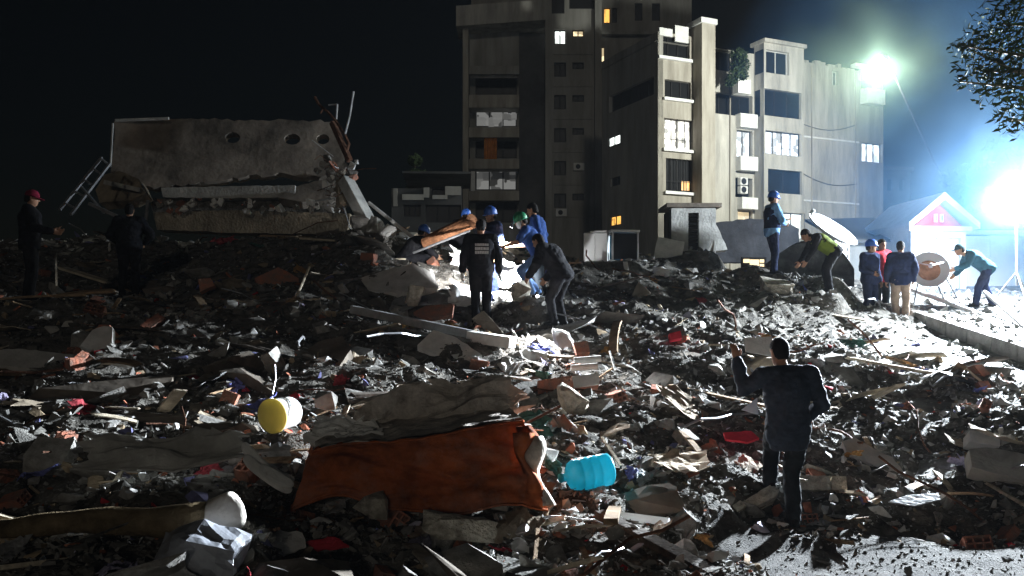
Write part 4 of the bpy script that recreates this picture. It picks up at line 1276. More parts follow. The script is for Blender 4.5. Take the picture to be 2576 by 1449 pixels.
def sheet_mesh(name, seed, L, W, material, amp=.06, n=9, th=.008, cut=.18):
    """bent, torn sheet with thickness"""
    g = random.Random(seed)
    X, Y = np.meshgrid(np.linspace(-.5, .5, n), np.linspace(-.5, .5, n))
    jx = np.array([[g.uniform(-1, 1) for _ in range(n)] for _ in range(n)]); jy = np.array([[g.uniform(-1, 1) for _ in range(n)] for _ in range(n)])
    edge = ((np.abs(X) > .49) | (np.abs(Y) > .49))
    X = X + jx * (edge * cut + .02) * .5; Y = Y + jy * (edge * cut + .02) * .5
    Z = amp * (PN(X * 2.2 + seed, Y * 2.2, seed * .7) * 1.6 + (1 - 2 * np.abs(PN(X * 3.5, Y * 3.5 + seed, 3.1))) * .7)
    top = np.stack([X.ravel() * L, Y.ravel() * W, Z.ravel() + th], 1); bot = np.stack([X.ravel() * L, Y.ravel() * W, Z.ravel()], 1)
    i = np.arange(n * n).reshape(n, n)
    q = np.stack([i[:-1, :-1].ravel(), i[:-1, 1:].ravel(), i[1:, 1:].ravel(), i[1:, :-1].ravel()], 1)
    f = q.tolist() + (q[:, ::-1] + n * n).tolist()
    rim = list(i[0, :]) + list(i[1:, -1]) + list(i[-1, ::-1][1:]) + list(i[::-1, 0][1:-1])
    m = n * n
    for k in range(len(rim)):
        a, b = int(rim[k]), int(rim[(k + 1) % len(rim)])
        f.append((b, a, a + m, b + m))
    me = bpy.data.meshes.new(name); me.from_pydata(np.r_[top, bot].tolist(), [], f)
    me.materials.append(material); me.update()
    return me

def put(name, me, loc, rot, label, cat, group=None, sc=1.0):
    o = bpy.data.objects.new(name, me)
    o.location = loc; o.rotation_euler = rot
    o.scale = (sc, sc, sc) if not isinstance(sc, (tuple, list)) else sc
    link(o)
    return tag(o, label, cat, group)

# an outline at a given distance on a tilted plane, with real thickness; origin at its centroid
def plate_mesh(name, poly, D, n, thick, material, holes=(), jag=0.0, seed=1, origin=None):
    g = random.Random(seed)
    n = V(n).normalized()
    cx_, cy_ = sum(p[0] for p in poly) / len(poly), sum(p[1] for p in poly) / len(poly)
    c = at(cx_, cy_, D)
    C0 = V((0, 0, CAMZ))
    def onp(x, y):
        d = at(x, y, 1.0) - C0
        return C0 + d * ((c - C0).dot(n) / d.dot(n))
    if jag:
        q = []
        for i, p in enumerate(poly):
            p2 = poly[(i + 1) % len(poly)]
            L = math.hypot(p2[0] - p[0], p2[1] - p[1]); k = max(1, int(L / 14))
            for t in range(k):
                f = t / k
                s = 0 if t == 0 else jag
                q.append((p[0] + (p2[0] - p[0]) * f + g.uniform(-s, s), p[1] + (p2[1] - p[1]) * f + g.uniform(-s, s)))
        poly = q
    O = origin if origin is not None else c
    bm = bmesh.new()
    loops = [[onp(*p) - O for p in poly]] + [[onp(hx + rx * math.cos(a), hy + ry * math.sin(a)) - O for a in [2 * math.pi * k / 12 for k in range(12)]] for hx, hy, rx, ry in holes]
    edges = []
    rings = []
    for lp in loops:
        vs = [bm.verts.new(p) for p in lp]; rings.append(vs)
        edges += [bm.edges.new((vs[i], vs[(i + 1) % len(vs)])) for i in range(len(vs))]
    bmesh.ops.triangle_fill(bm, use_beauty=True, use_dissolve=False, edges=edges)
    front = list(bm.faces)
    ext = bmesh.ops.extrude_face_region(bm, geom=front)
    nv = [e for e in ext['geom'] if isinstance(e, bmesh.types.BMVert)]
    for v in nv: v.co -= n * thick
    bmesh.ops.recalc_face_normals(bm, faces=bm.faces)
    me = bpy.data.meshes.new(name); bm.to_mesh(me); bm.free()
    me.materials.append(material)
    return me, c

def plate(name, poly, D, n, thick, material, label=None, cat=None, parent=None, **k):
    me, c = plate_mesh(name, poly, D, n, thick, m_[material], **k)
    o = bpy.data.objects.new(name, me)
    o.location = c
    link(o, parent)
    return tag(o, label, cat)

def beam(name, a, b, w, h, material, label=None, cat=None, parent=None, round_=False, n=8, taper=1.0):
    A, B = at(*a), at(*b)
    if parent is not None:
        o0 = V((0, 0, 0))
    else:
        o0 = A.copy()
    mb = MB()
    if round_: mb.tube([A - o0, (A + B) / 2 - o0, B - o0], [w, w * (1 + taper) / 2, w * taper], n)
    else: mb.bar(A - o0, B - o0, w, h)
    o = mb.build(name, m_[material], parent, smooth=False, bevel=0 if round_ else min(w, h) * .08)
    o.location = o0
    return tag(o, label, cat)

# ------------------------------------------------------------------ the collapsed building on the left
def collapsed_building():
    root = empty('collapsed_building', (0, 0, 0), 0, 'collapsed building with a tilted concrete roof slab pierced by three holes', 'ruin')
    plate('roof_slab', [(288, 304), (425, 299), (600, 302), (720, 301), (835, 306), (852, 350), (872, 418), (850, 440), (760, 446), (700, 434), (560, 454), (430, 470), (360, 468), (278, 432)], 20.4, (.12, -.92, .30), .24, 'slab_concrete', parent=root,
          holes=[(585, 346, 19, 14), (735, 350, 21, 14), (812, 350, 17, 13)], jag=4.5)
    beam('edge_strip', (290, 303, 20.15), (425, 298, 20.2), .05, .06, 'slab_light', parent=root)
    beam('edge_strip', (284, 310, 20.1), (278, 420, 19.9), .03, .04, 'slab_light', parent=root)
    plate('beam', [(405, 472), (560, 469), (742, 466), (742, 486), (700, 497), (560, 499), (410, 496)], 19.9, (0, -1, .12), .34, 'slab_light', parent=root, jag=1.2)
    plate('sagging_slab', [(700, 497), (745, 470), (850, 440), (862, 470), (830, 500), (760, 508)], 20.0, (.1, -.8, .55), .25, 'slab_concrete', parent=root, jag=1.5)
    plate('lower_slab', [(385, 534), (560, 529), (700, 531), (880, 537), (874, 590), (740, 588), (600, 586), (395, 578)], 19.5, (0, -1, .05), .5, 'slab_brown', parent=root, jag=1.5)
    plate('rubble_bed', [(380, 500), (560, 500), (860, 500), (870, 536), (560, 530), (385, 536)], 20.1, (0, -.9, .4), .5, 'rubble_earth', parent=root, jag=4)
    plate('curved_slab', [(240, 478), (262, 440), (300, 430), (345, 448), (366, 486), (330, 503), (250, 510)], 19.6, (-.25, -.85, .45), .3, 'slab_brown', parent=root, jag=1.0)
    beam('slab_lip', (262, 458, 19.3), (352, 478, 19.2), .06, .10, 'slab_light', parent=root)
    beam('column', (868, 452, 19.2), (926, 560, 18.8), .30, .26, 'slab_light', parent=root)
    beam('column', (850, 440, 19.4), (862, 520, 19.2), .22, .2, 'slab_brown', parent=root)
    beam('edge_beam', (836, 308, 20.2), (880, 405, 19.8), .12, .12, 'rust', parent=root)
    def rb(pts, r, mt='rust'):
        mb = MB(); mb.tube([at(*p) for p in pts], r, 6); mb.build('rebar', m_[mt], root)
    rb([(792, 244, 20.2), (802, 262, 20.2), (825, 282, 20.1), (842, 300, 20.1), (868, 340, 20), (878, 362, 20), (868, 395, 19.9)], .034)
    rb([(848, 262, 20.1), (846, 300, 20.1)], .025, 'steel'); rb([(826, 264, 20.1), (848, 262, 20.1)], .018, 'steel')
    rb([(889, 230, 20.0), (880, 290, 20.0), (868, 338, 20.0)], .026, 'steel')
    rb([(800, 262, 20.2), (812, 275, 20.2), (806, 285, 20.2)], .02); rb([(876, 360, 19.9), (872, 385, 19.9), (884, 400, 19.8)], .022)
    rb([(780, 508, 19.4), (830, 500, 19.3), (872, 512, 19.2)], .02, 'steel'); rb([(372, 505, 19.2), (367, 555, 19.0)], .035, 'steel')
    rb([(735, 590, 18.9), (800, 560, 18.8), (850, 555, 18.8)], .012, 'rust')
    for k in range(90):
        x, y = (rnd.gauss(852, 24), rnd.gauss(468, 36)) if k < 40 else (rnd.uniform(395, 860), rnd.uniform(500, 532))
        s = rnd.uniform(.07, .28) if k < 40 else rnd.uniform(.06, .22)
        o = bpy.data.objects.new('fragment', hull_mesh('fragment', 900 + k, (s, s * .8, s * .7), m_['plaster_white'] if rnd.random() < .3 else (m_['brick'] if rnd.random() < .3 else m_['concrete'])))
        o.location = at(x, y, 19.25); o.rotation_euler = (rnd.uniform(0, 6), rnd.uniform(0, 6), 0)
        link(o, root)
    for k in range(16):
        x, y = rnd.gauss(850, 22), rnd.gauss(455, 30)
        a = at(x, y, 19.2); d_ = V((rnd.gauss(0, .35), rnd.gauss(-.1, .1), rnd.gauss(0, .35)))
        MB().tube([a, a + d_ * .5 + V((0, 0, rnd.gauss(0, .05))), a + d_], .010, 5).build('rebar', m_['steel' if k % 3 == 0 else 'rust'], root)
    # ladder frame leaning on the left
    lf = empty('ladder_frame', (0, 0, 0), 0, 'thin steel lattice ladder leaning against the left of the collapsed slab', 'ladder')
    A0, A1, B0, B1 = at(150, 528, 17.2), at(256, 396, 18.6), at(178, 540, 17.0), at(276, 412, 18.4)
    for a, b in ((A0, A1), (B0, B1)):
        MB().bar(a, b, .045).build('rail', m_['steel'], lf)
    for t in (.12, .34, .56, .78, .98):
        MB().bar(A0.lerp(A1, t), B0.lerp(B1, t), .03).build('rung', m_['steel'], lf)
    MB().bar(at(205, 470, 17.4), at(262, 535, 16.9), .04).build('brace', m_['steel'], lf)
    MB().bar(at(225, 512, 17.0), at(296, 545, 16.8), .06).build('brace', m_['steel'], lf)

def box_map(mb, C, face, n, m, noise):
    """C: 8 corners keyed (i,j,k); face picks the two running indices"""
    def tri(u, v, w):
        p = V((0, 0, 0))
        for i in (0, 1):
            for j in (0, 1):
                for k in (0, 1):
                    p += C[(i, j, k)] * ((u if i else 1 - u) * (v if j else 1 - v) * (w if k else 1 - w))
        return p
    vs = []
    for a in range(n + 1):
        for b in range(m + 1):
            u, v, w = face(a / n, b / m)
            vs.append(noise(u, v, w, tri(u, v, w)))
    mb.add(vs, [(a * (m + 1) + b, (a + 1) * (m + 1) + b, (a + 1) * (m + 1) + b + 1, a * (m + 1) + b + 1) for a in range(n) for b in range(m)])

def foreground_things():
    # orange upholstered mattress on its side
    root = empty('orange_mattress', (0, 0, 0), 0, 'torn orange upholstered mattress lying in the rubble in front', 'mattress')
    C = {(0, 0, 0): at(735, 1285, 6.35), (1, 0, 0): at(1378, 1280, 6.4), (0, 0, 1): at(790, 1140, 6.6), (1, 0, 1): at(1316, 1064, 6.6),
         (0, 1, 0): at(770, 1240, 7.4), (1, 1, 0): at(1330, 1200, 7.4), (0, 1, 1): at(790, 1078, 7.35), (1, 1, 1): at(1268, 1022, 7.35)}
    def nz(u, v, w, p):
        f = 4 * PN(np.array([u * 3 + w]), np.array([w * 2 - u]), 1.0)[0] + 2.2 * (1 - 2 * abs(PN(np.array([u * 7 + w * 5]), np.array([w * 3]), 4.0)[0]))
        r = min(u, 1 - u, .12) / .12
        bulge = (1 - abs(2 * w - 1) ** 4) * .05
        cr = math.exp(-((w - .75 + .9 * (u - .25)) / .05) ** 2) + .8 * math.exp(-((w - .2 - .5 * (u - .4)) / .04) ** 2) + .7 * math.exp(-((u - .9 - .06 * w) / .018) ** 2)
        lift = .10 * math.exp(-((u - .22) / .13) ** 2) * (1 - w) + .02 * math.sin(u * 17) * (1 - w)
        return p + V((0, -.026 * f - .012 * (1 - 2 * abs(PN(np.array([u * 19 + w * 6]), np.array([w * 9 - u * 4]), 2.0)[0])) - bulge * (v < .5) + .05 * cr * (v < .5), .012 * f * (w > .5) + lift)) + V((0, 0, .02 * math.sin(u * 9)))
    mb = MB()
    box_map(mb, C, lambda a, b: (a, 0, b), 60, 26, nz)
    box_map(mb, C, lambda a, b: (1, a, b), 14, 18, nz); box_map(mb, C, lambda a, b: (0, 1 - a, b), 14, 18, nz); box_map(mb, C, lambda a, b: (1 - a, 1, b), 20, 10, nz)
    o = mb.build('cover', m_['orange_cloth'], root, smooth=True)
    mb = MB(); box_map(mb, C, lambda a, b: (a * .985 + .008, b * .985 + .008, 1.0), 46, 20, lambda u, v, w, p: nz(u, v, w, p) + V((0, 0, .014 + .03 * PN(np.array([u * 9]), np.array([v * 5]), 2.0)[0])))
    mb.build('foam_top', m_['mattress_foam'], root, smooth=True)
    for w_, vv in ((.985, 0), (.02, 0)):
        pp = []
        for i in range(41):
            u = i / 40
            q = V((0, 0, 0))
            for a in (0, 1):
                for c_ in (0, 1): q += C[(a, 0, c_)] * ((u if a else 1 - u) * (w_ if c_ else 1 - w_))
            pp.append(nz(u, 0, w_, q) + V((0, -.008, 0)))
        MB().tube(pp, .011, 6).build('piping', m_['orange_cloth'], root, smooth=True)
    sl = bpy.data.objects.new('torn_lining', sheet_mesh('torn_lining', 12, .34, .16, m_['plaster_white'], .05)); sl.location = at(905, 1100, 6.75) + V((0, 0, .02)); sl.rotation_euler = (.3, -.05, .1); link(sl, root)
    sl = bpy.data.objects.new('torn_lining', sheet_mesh('torn_lining', 15, .26, .2, m_['plaster_white'], .05)); sl.location = at(1215, 1050, 7.1) + V((0, 0, .02)); sl.rotation_euler = (.2, .1, .4); link(sl, root)
    for k, (x0, y0, x1, y1) in enumerate(((1316, 1075, 1358, 1250), (1330, 1100, 1372, 1272), (1308, 1090, 1340, 1240))):
        t = MB(); n = 12
        vs = []
        for i in range(n + 1):
            f = i / n; p = at(x0 + (x1 - x0) * f, y0 + (y1 - y0) * f, 6.36 - .03 * k) + V((.03 * math.sin(f * 7 + k), .02 * math.cos(f * 9 + k), 0))
            wv = .05 + .03 * math.sin(f * 5 + k)
            vs += [p + V((-wv, .02, 0)), p + V((wv * .3, -.02, .01)), p + V((wv, .03, 0))]
        t.add(vs, [(3 * i + c, 3 * i + c + 1, 3 * i + 4 + c, 3 * i + 3 + c) for i in range(n) for c in (0, 1)])
        q = t.build('torn_flap', m_['orange_cloth' if k != 1 else 'mattress_foam'], root, smooth=True)
        sm = q.modifiers.new('s', 'SOLIDIFY'); sm.thickness = .012
    me = sheet_mesh('pale_sheet', 77, 1.3, .66, m_['mattress_foam'], .18, 26, .012, .2)
    put('pale_sheet', me, at(1120, 1062, 7.1), (.72, -.16, .05), 'crumpled pale sheet heaped over the top of the orange mattress', 'sheet')
    me = sheet_mesh('pale_sheet', 81, .5, .3, m_['plaster_white'], .09, 16, .012, .2)
    put('pale_sheet', me, at(860, 1096, 6.85), (.7, .05, -.1), 'white torn sheet on the left end of the orange mattress', 'sheet')
    # water jug on its side
    root = empty('water_jug', at(1478, 1190, 7.5), 0, 'blue plastic water jug lying on its side', 'jug')
    Mx = Matrix.Rotation(R(-90), 4, 'Y')
    Mx = Matrix.Rotation(R(-8), 4, 'Y') @ Matrix.Rotation(R(14), 4, 'Z') @ Mx
    prof = [(.02, -.215), (.115, -.222), (.138, -.205), (.142, -.18), (.142, -.11), (.134, -.10), (.142, -.09), (.142, -.03), (.134, -.02), (.142, -.01), (.142, .06), (.134, .07), (.142, .08), (.138, .125), (.115, .165), (.065, .19), (.035, .20), (.033, .235)]
    MB().lathe(prof, 28, Mx).build('body', m_['jug_blue'], root, smooth=True)
    MB().lathe([(.036, .232), (.039, .236), (.039, .262), (.03, .268)], 18, Mx).build('spout_cap', m_['jug_blue'], root, smooth=True)
    # bucket with yellow lid
    root = empty('paint_bucket', at(712, 1040, 7.7), 0, 'white bucket lying on its side with a yellow lid', 'bucket')
    ax_ = V((.40, .91, .06)).normalized()
    Mx = ax_.to_track_quat('Z', 'Y').to_matrix().to_4x4()
    MB().lathe([(.148, -.14), (.15, -.12), (.146, -.11), (.142, .0), (.137, .10), (.125, .118), (.02, .118)], 28, Mx).build('body', m_['bucket_white'], root, smooth=True)
    MB().lathe([(.02, -.166), (.135, -.168), (.146, -.162), (.156, -.158), (.158, -.138), (.15, -.136)], 28, Mx).build('lid', m_['lid_yellow'], root, smooth=True)
    hd = MB(); hd.tube([Mx @ V((.156 * math.cos(a), .156 * math.sin(a) * .95, -.10 + .10 * math.sin(a))) for a in [math.pi * k / 12 for k in range(13)]], .005, 6); hd.build('handle', m_['steel'], root)
    # long rolled carpet with a white swollen end
    root = empty('rolled_carpet', (0, 0, 0), 0, 'long brown roll reaching in from the left with a pale swollen end', 'roll')
    mb = MB(); pts, rs = [], []
    for i in range(14):
        f = i / 13; p = at(-120 + 640 * f, 1330 - 26 * f + 6 * math.sin(f * 9), 4.75 + .3 * f); pts.append(p); rs.append(.055 + .055 * f * f + .006 * math.sin(f * 23))
    mb.tube(pts, rs, 14); mb.build('roll', m_['carpet_brown'], root, smooth=True)
    e = bpy.data.objects.new('pale_end', rough_rock('pale_end', 33, (.30, .26, .27), m_['sack_white'], 4, .035, 5)); e.location = at(555, 1296, 5.05); link(e, root)
    for md in ('s',):
        sm = e.modifiers.new('smooth', 'SMOOTH'); sm.iterations = 12; sm.factor = .6
    e.data.polygons.foreach_set('use_smooth', [True] * len(e.data.polygons))
    # grey plastic bag
    me = rough_rock('plastic_bag', 61, (.52, .26, .28), m_['bag_grey'], 4, .22, 5)
    put('plastic_bag', me, at(500, 1378, 4.75), (.2, .25, .15), 'crumpled grey plastic bag in front of the pale swollen roll end', 'bag')
    # bent panel, white strips
    me = sheet_mesh('bent_board', 5, 1.15, .30, m_['slab_light'], .10, 16, .016, .10)
    put('bent_board', me, at(415, 1150, 6.35), (.55, -.02, .04), 'long grey bent panel lying behind the rolled carpet', 'panel')
    root = empty('torn_cloth', (0, 0, 0), 0, 'strips of torn white cloth hanging left of the orange mattress', 'cloth')
    for k, pts in enumerate(([(608, 1118), (640, 1160), (690, 1200), (742, 1212)], [(612, 1150), (645, 1182), (700, 1222), (735, 1240)], [(650, 1175), (700, 1205), (740, 1226)])):
        t = MB(); vs = []; n = len(pts)
        P_ = [at(x, y, 6.3 - .05 * k) for x, y in pts]
        for i, p in enumerate(P_):
            wv = .045 - .012 * i / n
            vs += [p + V((wv * .4, .03, wv)), p + V((-wv * .4, -.02, -wv * .5))]
        t.add(vs, [(2 * i, 2 * i + 1, 2 * i + 3, 2 * i + 2) for i in range(n - 1)])
        q = t.build('strip', m_['plaster_white'], root, smooth=True); sm = q.modifiers.new('s', 'SUBSURF'); sm.levels = 2; sm.render_levels = 2
        sm = q.modifiers.new('t', 'SOLIDIFY'); sm.thickness = .008
    # stones and lumps singled out by look
    def rock(x, y, D, dims, mt, rot, label, seed, name='concrete_lump', cat='rubble', amp=.12, cuts=3):
        return put(name, rough_rock(name, seed, dims, m_[mt], cuts, amp), at(x, y, D), rot, label, cat)
    rock(932, 1268, 6.15, (.25, .2, .16), 'concrete_dust', (.2, .1, .3), 'rounded beige stone tucked under the left of the orange mattress', 3, 'stone', 'stone', .05)
    rock(1160, 1318, 6.0, (.56, .3, .16), 'concrete_dust', (.35, .2, .2), 'long rough straw coloured lump just below the orange mattress', 9, amp=.28, cuts=4)
    rock(1442, 1012, 9.6, (.46, .26, .24), 'concrete_dust', (.2, .55, .2), 'tilted sandy concrete lump above the mattress right corner', 21, amp=.14)
    rock(1335, 905, 12.3, (.42, .3, .28), 'plaster_white', (.1, .2, .3), 'bright white lump in the torchlit patch', 27)
    rock(1415, 855, 12.9, (.36, .3, .26), 'plaster_white', (.4, .2, .9), 'squarish white lump at the top of the torchlit patch', 29)
    rock(1310, 735, 14.6, (.34, .3, .42), 'concrete_dust', (.2, .1, .3), 'pale rounded boulder at the feet of the green helmet rescuer', 31)
    rock(1045, 745, 13.9, (.28, .24, .34), 'concrete_dust', (.1, .1, .5), 'rounded sandy boulder left of the torchlit white debris', 37)
    rock(1952, 720, 17.4, (.62, .4, .34), 'concrete_dust', (.1, .2, .2), 'pinkish beige lump below the ridge officer', 41)
    rock(1665, 690, 18.4, (.34, .3, .3), 'plaster_white', (.3, .1, .4), 'pale lump on the ridge under the white sheet', 43)
    rock(820, 1010, 8.1, (.2, .18, .18), 'concrete', (0, 0, 0), 'speckled grey stone right of the white bucket', 47)
    rock(940, 575, 18.3, (.46, .4, .5), 'concrete', (.2, .3, .4), 'large grey boulder right of the collapsed lower slab', 51)
    rock(905, 560, 18.5, (.4, .36, .4), 'concrete', (.5, .1, .1), 'grey boulder against the foot of the broken column', 53)
    rock(975, 590, 17.9, (.34, .34, .4), 'concrete_pale', (.1, .4, .2), 'pale boulder beside the long white pole', 55)

    P = lambda name, poly, D, n, th, mt, label, cat='slab', **k: plate(name, poly, D, n, th, mt, label, cat, **k)
    UP = (0, -.45, .9); TO = (0, -.85, .5)
    P('wall_slab', [(1050, 868), (1090, 830), (1150, 850), (1212, 893), (1180, 905), (1120, 900), (1080, 885)], 11.9, (.05, -.55, .8), .10, 'plaster_white', 'large jagged white slab left of the torchlit patch', jag=1.2)
    P('wall_slab', [(700, 930), (735, 905), (800, 860), (862, 845), (882, 880), (850, 930), (790, 952), (720, 955)], 10.6, (-.2, -.5, .85), .12, 'slab_concrete', 'big dark tilted slab above the white bucket', jag=1.5)
    P('wall_slab', [(200, 872), (232, 830), (262, 820), (283, 822), (282, 872), (240, 882)], 10.8, (.1, -.8, .55), .12, 'concrete_pale', 'light grey squarish slab on the left of the heap', jag=1)
    P('floor_slab', [(-40, 880), (60, 878), (160, 890), (330, 905), (250, 925), (100, 928), (-40, 915)], 10.2, (0, -.5, .85), .14, 'concrete_pale', 'long flat grey slab at the left edge', jag=1.2)
    P('wall_slab', [(905, 700), (960, 682), (1040, 662), (1092, 688), (1102, 722), (1000, 738), (930, 728)], 14.9, (0, -.55, .82), .22, 'concrete_pale', 'broad pale slab left of the black uniformed officer', jag=2)
    P('pale_board', [(1872, 850), (1942, 846), (1944, 895), (1878, 884)], 11.8, (0, -.95, .25), .05, 'concrete_pale', 'flat pale square panel left of the climbing man head', 'panel')
    P('white_shard', [(1866, 1030), (1905, 1000), (1908, 1042)], 8.9, (0, -.9, .4), .02, 'plaster_white', 'white triangular shard left of the climbing man hip', 'panel')
    P('white_sheet', [(1656, 596), (1722, 608), (1716, 640), (1690, 646), (1642, 652)], 20.3, (-.2, -.85, .4), .04, 'plaster_white', 'bright white sheet leaning left of the concrete hut', 'panel', jag=1)
    P('wall_slab', [(2120, 1110), (2150, 1100), (2200, 1130), (2245, 1150), (2272, 1185), (2240, 1190), (2190, 1165), (2130, 1140)], 9.2, (.1, -.6, .75), .12, 'concrete_pale', 'long curved pale slab piece right of the climbing man legs', jag=1)
    P('wall_slab', [(2438, 1130), (2480, 1125), (2560, 1138), (2600, 1150), (2600, 1215), (2500, 1190), (2445, 1175)], 8.8, (-.1, -.7, .7), .2, 'slab_light', 'rounded grey slab at the right edge of the heap', jag=.8)
    P('concrete_block', [(2008, 1196), (2088, 1197), (2090, 1232), (2010, 1232)], 8.5, (0, -.8, .55), .16, 'concrete_dust', 'sandy block behind the climbing man knee', 'block', jag=.8)
    P('concrete_block', [(2092, 1198), (2128, 1198), (2132, 1234), (2093, 1233)], 8.5, (0, -.8, .55), .16, 'concrete_dust', 'short sandy block at the right end of the block row', 'block', jag=.8)
    P('concrete_block', [(1868, 1262), (1940, 1218), (1962, 1232), (1950, 1250), (1885, 1282)], 8.2, (-.1, -.75, .6), .15, 'concrete_dust', 'long sandy block left of the climbing man shin', 'block', jag=.8)
    P('concrete_block', [(1842, 1272), (1862, 1258), (1878, 1272), (1856, 1288)], 8.1, (-.1, -.75, .6), .14, 'concrete_dust', 'small cube shaped sandy block at the left end of the block row', 'block', jag=.5)
    P('concrete_block', [(2440, 1082), (2515, 1092), (2516, 1122), (2440, 1110)], 9.6, (0, -.75, .6), .18, 'concrete_pale', 'pale block in the row above the rounded grey slab', 'block', jag=.6)
    P('concrete_block', [(2519, 1094), (2600, 1104), (2600, 1134), (2520, 1122)], 9.6, (0, -.75, .6), .18, 'concrete_pale', 'pale block at the frame edge above the rounded grey slab', 'block', jag=.6)
    P('clay_block', [(1352, 958), (1400, 950), (1504, 940), (1506, 968), (1430, 976), (1354, 984)], 10.6, (0, -.85, .5), .14, 'brick', 'long red clay block with a white painted end', 'block', jag=.8)
    P('painted_end', [(1440, 946), (1506, 939), (1508, 966), (1444, 974)], 10.52, (0, -.85, .5), .03, 'plaster_white', 'white plaster crust on the right half of the red clay block', 'plaster')
    P('clay_block', [(1442, 862), (1478, 858), (1484, 885), (1450, 892)], 12.4, (0, -.8, .5), .12, 'brick', 'broken red clay block at the right of the torchlit patch', 'block', jag=1)
    P('clay_slab', [(1040, 785), (1075, 768), (1142, 765), (1138, 792), (1080, 800)], 13.6, (0, -.7, .7), .08, 'brick', 'orange red clay slab above the long grey beam', jag=1)
    P('clay_slab', [(640, 700), (700, 672), (752, 700), (745, 738), (660, 740)], 15.6, (.2, -.8, .5), .1, 'brick', 'dark red panel below the collapsed lower slab', 'panel', jag=1)
    P('clay_slab', [(498, 702), (530, 700), (540, 718), (503, 735)], 15.2, (0, -.9, .4), .1, 'brick', 'small red panel below the left of the lower slab', 'panel', jag=1)
    P('red_box', [(1684, 838), (1712, 832), (1716, 850), (1688, 854)], 13.2, (0, -.9, .4), .12, 'red_jacket', 'small red container upright on the heap', 'container')
    P('red_wrapper', [(1820, 1088), (1890, 1084), (1910, 1102), (1880, 1112), (1825, 1104)], 8.9, (0, -.6, .8), .03, 'red_jacket', 'flat red wrapper left of the climbing man thigh', 'wrapper', jag=1)
    P('red_wrapper', [(770, 1362), (840, 1350), (878, 1372), (800, 1385)], 5.6, (0, -.5, .85), .02, 'red_jacket', 'crumpled red wrapper below the orange mattress', 'wrapper', jag=2)
    P('cardboard_sheet', [(600, 1345), (680, 1330), (760, 1340), (770, 1375), (700, 1405), (640, 1400)], 5.5, (.1, -.5, .85), .012, 'concrete_pale', 'torn pale board between the grey bag and the red wrapper', 'board', jag=3)
    P('metal_sheet', [(2235, 1262), (2280, 1246), (2360, 1240), (2366, 1256), (2300, 1272)], 8.1, (0, -.35, .92), .012, 'sheet_grey', 'bent metal sheet near the gravel on the right', 'sheet', jag=1)
    for k, (x, y, D) in enumerate(((1478, 905, 11.6), (1470, 924, 11.3))):
        beam('white_tube', (x - 34, y + 2, D), (x + 34, y - 3, D), .045, 0, 'plaster_white', ('upper' if k == 0 else 'lower') + ' short white tube above the red clay block', 'tube', round_=True, n=12)
    beam('metal_beam', (885, 778, 13.3), (1190, 842, 12.5), .13, .12, 'sheet_grey', 'long grey metal beam lying across the middle of the heap', 'beam')
    beam('metal_rail', (868, 806, 13.0), (1185, 858, 12.2), .05, .05, 'sheet_grey', 'thin rail running under the long grey beam', 'rail')
    beam('white_block', (1182, 846, 12.4), (1290, 862, 12.1), .24, .16, 'plaster_white', 'bright white block at the end of the long grey beam', 'block')
    beam('rusty_log', (1072, 610, 16.4), (1188, 556, 15.5), .125, 0, 'rust_log', 'thick rusty log sticking up behind the officer', 'log', round_=True, n=14, taper=1.12)
    beam('thin_pole', (1040, 636, 15.9), (1182, 580, 15.3), .022, 0, 'steel', 'thin pole leaning under the rusty log', 'pole', round_=True)
    beam('white_pole', (928, 510, 18.4), (1042, 600, 17.6), .04, 0, 'plaster_white', 'long white pole slanting down from the broken column', 'pole', round_=True)
    beam('stick', (735, 772, 13.4), (778, 672, 14.4), .022, 0, 'wood_pale', 'pale stick standing left of the broad pale slab', 'stick', round_=True)
    beam('stick', (1514, 1100, 8.4), (1562, 1172, 7.9), .03, .012, 'wood_pale', 'pale flat stick above the blue jug', 'stick')
    beam('stick', (1534, 884, 11.9), (1548, 932, 11.4), .02, .02, 'plaster_white', 'short white stick right of the white tubes', 'stick')
    beam('stick', (1300, 1062, 7.8), (1302, 1012, 8.2), .02, .02, 'plaster_white', 'short white peg above the mattress corner', 'stick')
    beam('stick', (140, 640, 14.2), (142, 720, 13.9), .03, .02, 'wood_pale', 'thin upright pale stick beside the pink cap man', 'stick')
    beam('dark_plank', (1512, 1292, 6.9), (1840, 1470, 5.6), .13, .06, 'wood_dark', 'long dark plank slanting out of the lower edge', 'plank')
    beam('plastic_pipe', (1512, 1290, 7.0), (1682, 1316, 6.75), .028, 0, 'bucket_white', 'tapering white plastic pipe above the dark plank', 'pipe', round_=True, n=12, taper=1.5)
    beam('flat_board', (755, 600, 17.6), (845, 606, 17.5), .12, .04, 'wood_pale', 'pale board under the collapsed lower slab', 'board')
    beam('flat_board', (1020, 652, 16.6), (820, 654, 16.8), .1, .03, 'wood_pale', 'thin pale board left of the thin pole', 'board')
    # white cloth and sheets in the torch light
    for k, (x, y, D, s, r, lb) in enumerate(((1170, 755, 14.5, (.62, .5), (.7, .2, .3), 'crumpled white sheet left of the officer legs'), (1285, 700, 15.6, (.7, .62), (.9, .1, -.2), 'brightly lit white sheet between officer and green helmet rescuer'),
                                      (1165, 655, 16.2, (.5, .4), (.8, .2, .4), 'white plaster sheet below the rusty log'), (1270, 760, 15.0, (.5, .34), (.5, 0, .6), 'small white sheet at the officer right foot'))):
        put('white_sheet', sheet_mesh('white_sheet', 70 + k, s[0], s[1], m_['plaster_white'], .12, 11, .012, .2), at(x, y, D), r, lb, 'sheet')
    # appliance, cabinet, hut
    root = empty('white_cabinet', at(1502, 660, 18.6), R(-14), 'white metal cabinet with two doors standing on the ridge', 'cabinet')
    MB().box((0, 0, .31), (.52, .5, .64)).build('body', m_['dish_white'], root, bevel=.02)
